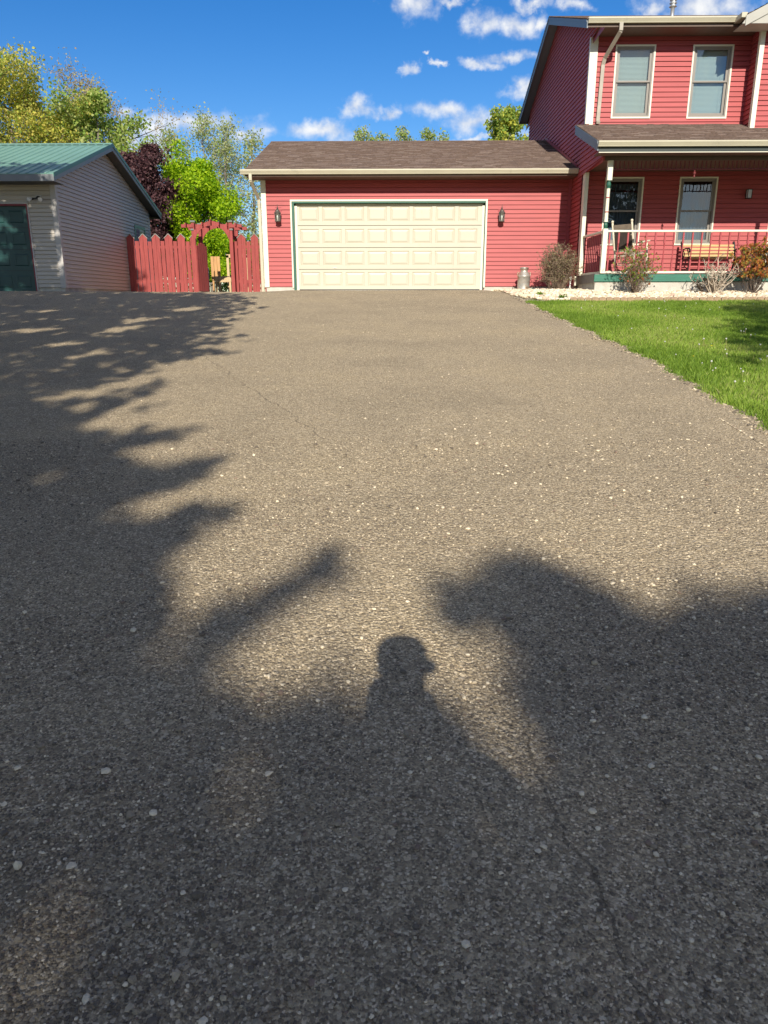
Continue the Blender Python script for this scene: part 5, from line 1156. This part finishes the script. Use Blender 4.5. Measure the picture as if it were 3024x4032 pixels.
C, P = shade_leaves(13000, (-1.5, 6.5, -18.6, -14.4), MAIN, HOLES, dB, 7, .035, thin, .09)
C2, P2 = shade_leaves(15000, (-4, 8, -26, -18.4), MAIN, HOLES, dB, 7, .08, None, .04)
C = np.concatenate([C, C2]); P = np.concatenate([P, P2])
shade_tree('shade_tree', (.6, -39, h(.6, -39)), 'broad tree straight behind the camera, shading the near driveway', C, P, .065, DL, 92)
C, P = shade_leaves(2600, (6, 16, -13, -4.9), LAWN_SH, [], lambda y: y*0+12., 8, .10)
shade_tree('shade_tree', (15, -21, h(15, -21)), 'broad tree right behind the camera, shading the edge of the lawn', C, P, .085, DL, 93)

# ------------------------------------------------------------------ the photographer, present in the picture as a shadow
pg = (2.65, -20.92, h(2.63, -20.92))
pt = empty('person', pg, 'person with a cap holding up a phone, seen only as the shadow on the driveway', 'person')
vs = []; es = []; rs = []
def node(p, r, par=None):
    vs.append(p); rs.append(r)
    if par is not None: es.append((par, len(vs)-1))
    return len(vs)-1
pel = node((0, 0, 1.0), .15); wa = node((0, 0, 1.16), .15, pel); ch_ = node((0, .0, 1.33), .165, wa); nk0 = node((0, .0, 1.57), .085, ch_); nk = node((.0, .0, 1.65), .074, nk0); hd = node((.0, .02, 1.73), .084, nk); hd2 = node((.0, .02, 1.80), .088, hd)
for s_ in (-1, 1):
    hp = node((s_*.10, 0, .92), .11, pel); kn = node((s_*.12, .03, .5), .068, hp); an = node((s_*.13, 0, .09), .045, kn); node((s_*.15, .14, .04), .04, an)
    tp_ = node((s_*.14, 0, 1.45), .080, ch_); sh_ = node((s_*.265, .02, 1.43), .070, tp_); el = node((s_*.31, .12, 1.22), .052, sh_); wr = node((.085 if s_ > 0 else -.10, .34, 1.44), .032, el)
    hn = node((.06 if s_ > 0 else -.10, .39, 1.50), .036, wr)
me = bpy.data.meshes.new('body'); me.from_pydata(vs, es, []); me.materials.append(mat('skin_and_cloth', (.25, .18, .15), .8))
bo = bpy.data.objects.new('body', me); COL.objects.link(bo); bo.parent = pt
sk = bo.modifiers.new('skin', 'SKIN')
for i_, r_ in enumerate(rs): me.skin_vertices[0].data[i_].radius = (r_, r_)
me.skin_vertices[0].data[0].use_root = True
sb = bo.modifiers.new('sub', 'SUBSURF'); sb.levels = 1; sb.render_levels = 2
mb = MB(); mb.lathe([(.093, -.01), (.096, .03), (.094, .075), (.082, .10), (.05, .112), (.0, .115)], (.0, .02, 1.79), 20); mb.hexa([(.0, .09, 1.775), (.10, .0, 1.775), (.122, .09, 1.74), (.06, .16, 1.74), (.0, .09, 1.79), (.10, .0, 1.79), (.122, .09, 1.775), (.06, .16, 1.775)]); mb.build('cap', mat('navy_cloth', (.03, .04, .08), .9), pt, smooth=False)
for s_ in (-1, 1):
    for f_ in range(4):
        mb = MB(); z0 = 1.50-.022*f_; x_ = s_*.050-.053
        mb.tube([(x_+s_*.012, .395, z0), (x_+s_*.016, .415, z0), (x_-s_*.0, .425, z0+.002), (x_-s_*.018, .418, z0+.002)], [.009, .009, .008, .007], 6); mb.build('finger', mat('skin', (.5, .32, .24), .6), pt, smooth=True)
    mb = MB(); mb.tube([(s_*.05-.05, .38, 1.47), (s_*.03-.053, .395, 1.50), (s_*.022-.053, .405, 1.525)], [.012, .010, .008], 6); mb.build('thumb', mat('skin', (.5, .32, .24), .6), pt, smooth=True)
ph = empty('phone', (CAM.x-.0, CAM.y-.016, CAM.z-.045), 'dark smartphone held upright by the person taking the photograph', 'phone')
mb = MB(); mb.box(-.038, .038, -.004, .004, -.10, .055); mb.build('case', BLACKR, ph, bevel=.003)
ph.rotation_euler = (pitch, 0, 0)

# a few fallen twigs on the drive
for i_, (x, y, a_, L_, lb) in enumerate(((1.78, -16.75, .3, .12, 'forked dry twig lying on the sunlit middle of the drive'), (1.55, -17.15, 1.2, .10, 'single dry twig lying in the dappled shade'), (2.38, -18.95, 2.0, .05, 'tiny straw lying left of the head shadow'))):
    mb = MB(); d_ = Vector((math.cos(a_), math.sin(a_), 0)); n_ = Vector((-d_.y, d_.x, 0)); z_ = float(drv_z(np.array([x]), y)[0])+.006; b = Vector((0, 0, 0))
    mb.tube([b-d_*L_*.5, b+n_*.008, b+d_*L_*.5], [.0016, .0014, .0008], 5); mb.tube([b, b+d_*L_*.2+n_*L_*.25], [.0012, .0006], 4)
    o = mb.build('fallen_twig', TWIGP); o.location = (x, y, z_); tag(o, lb, 'twig', 'dry twigs on the driveway')
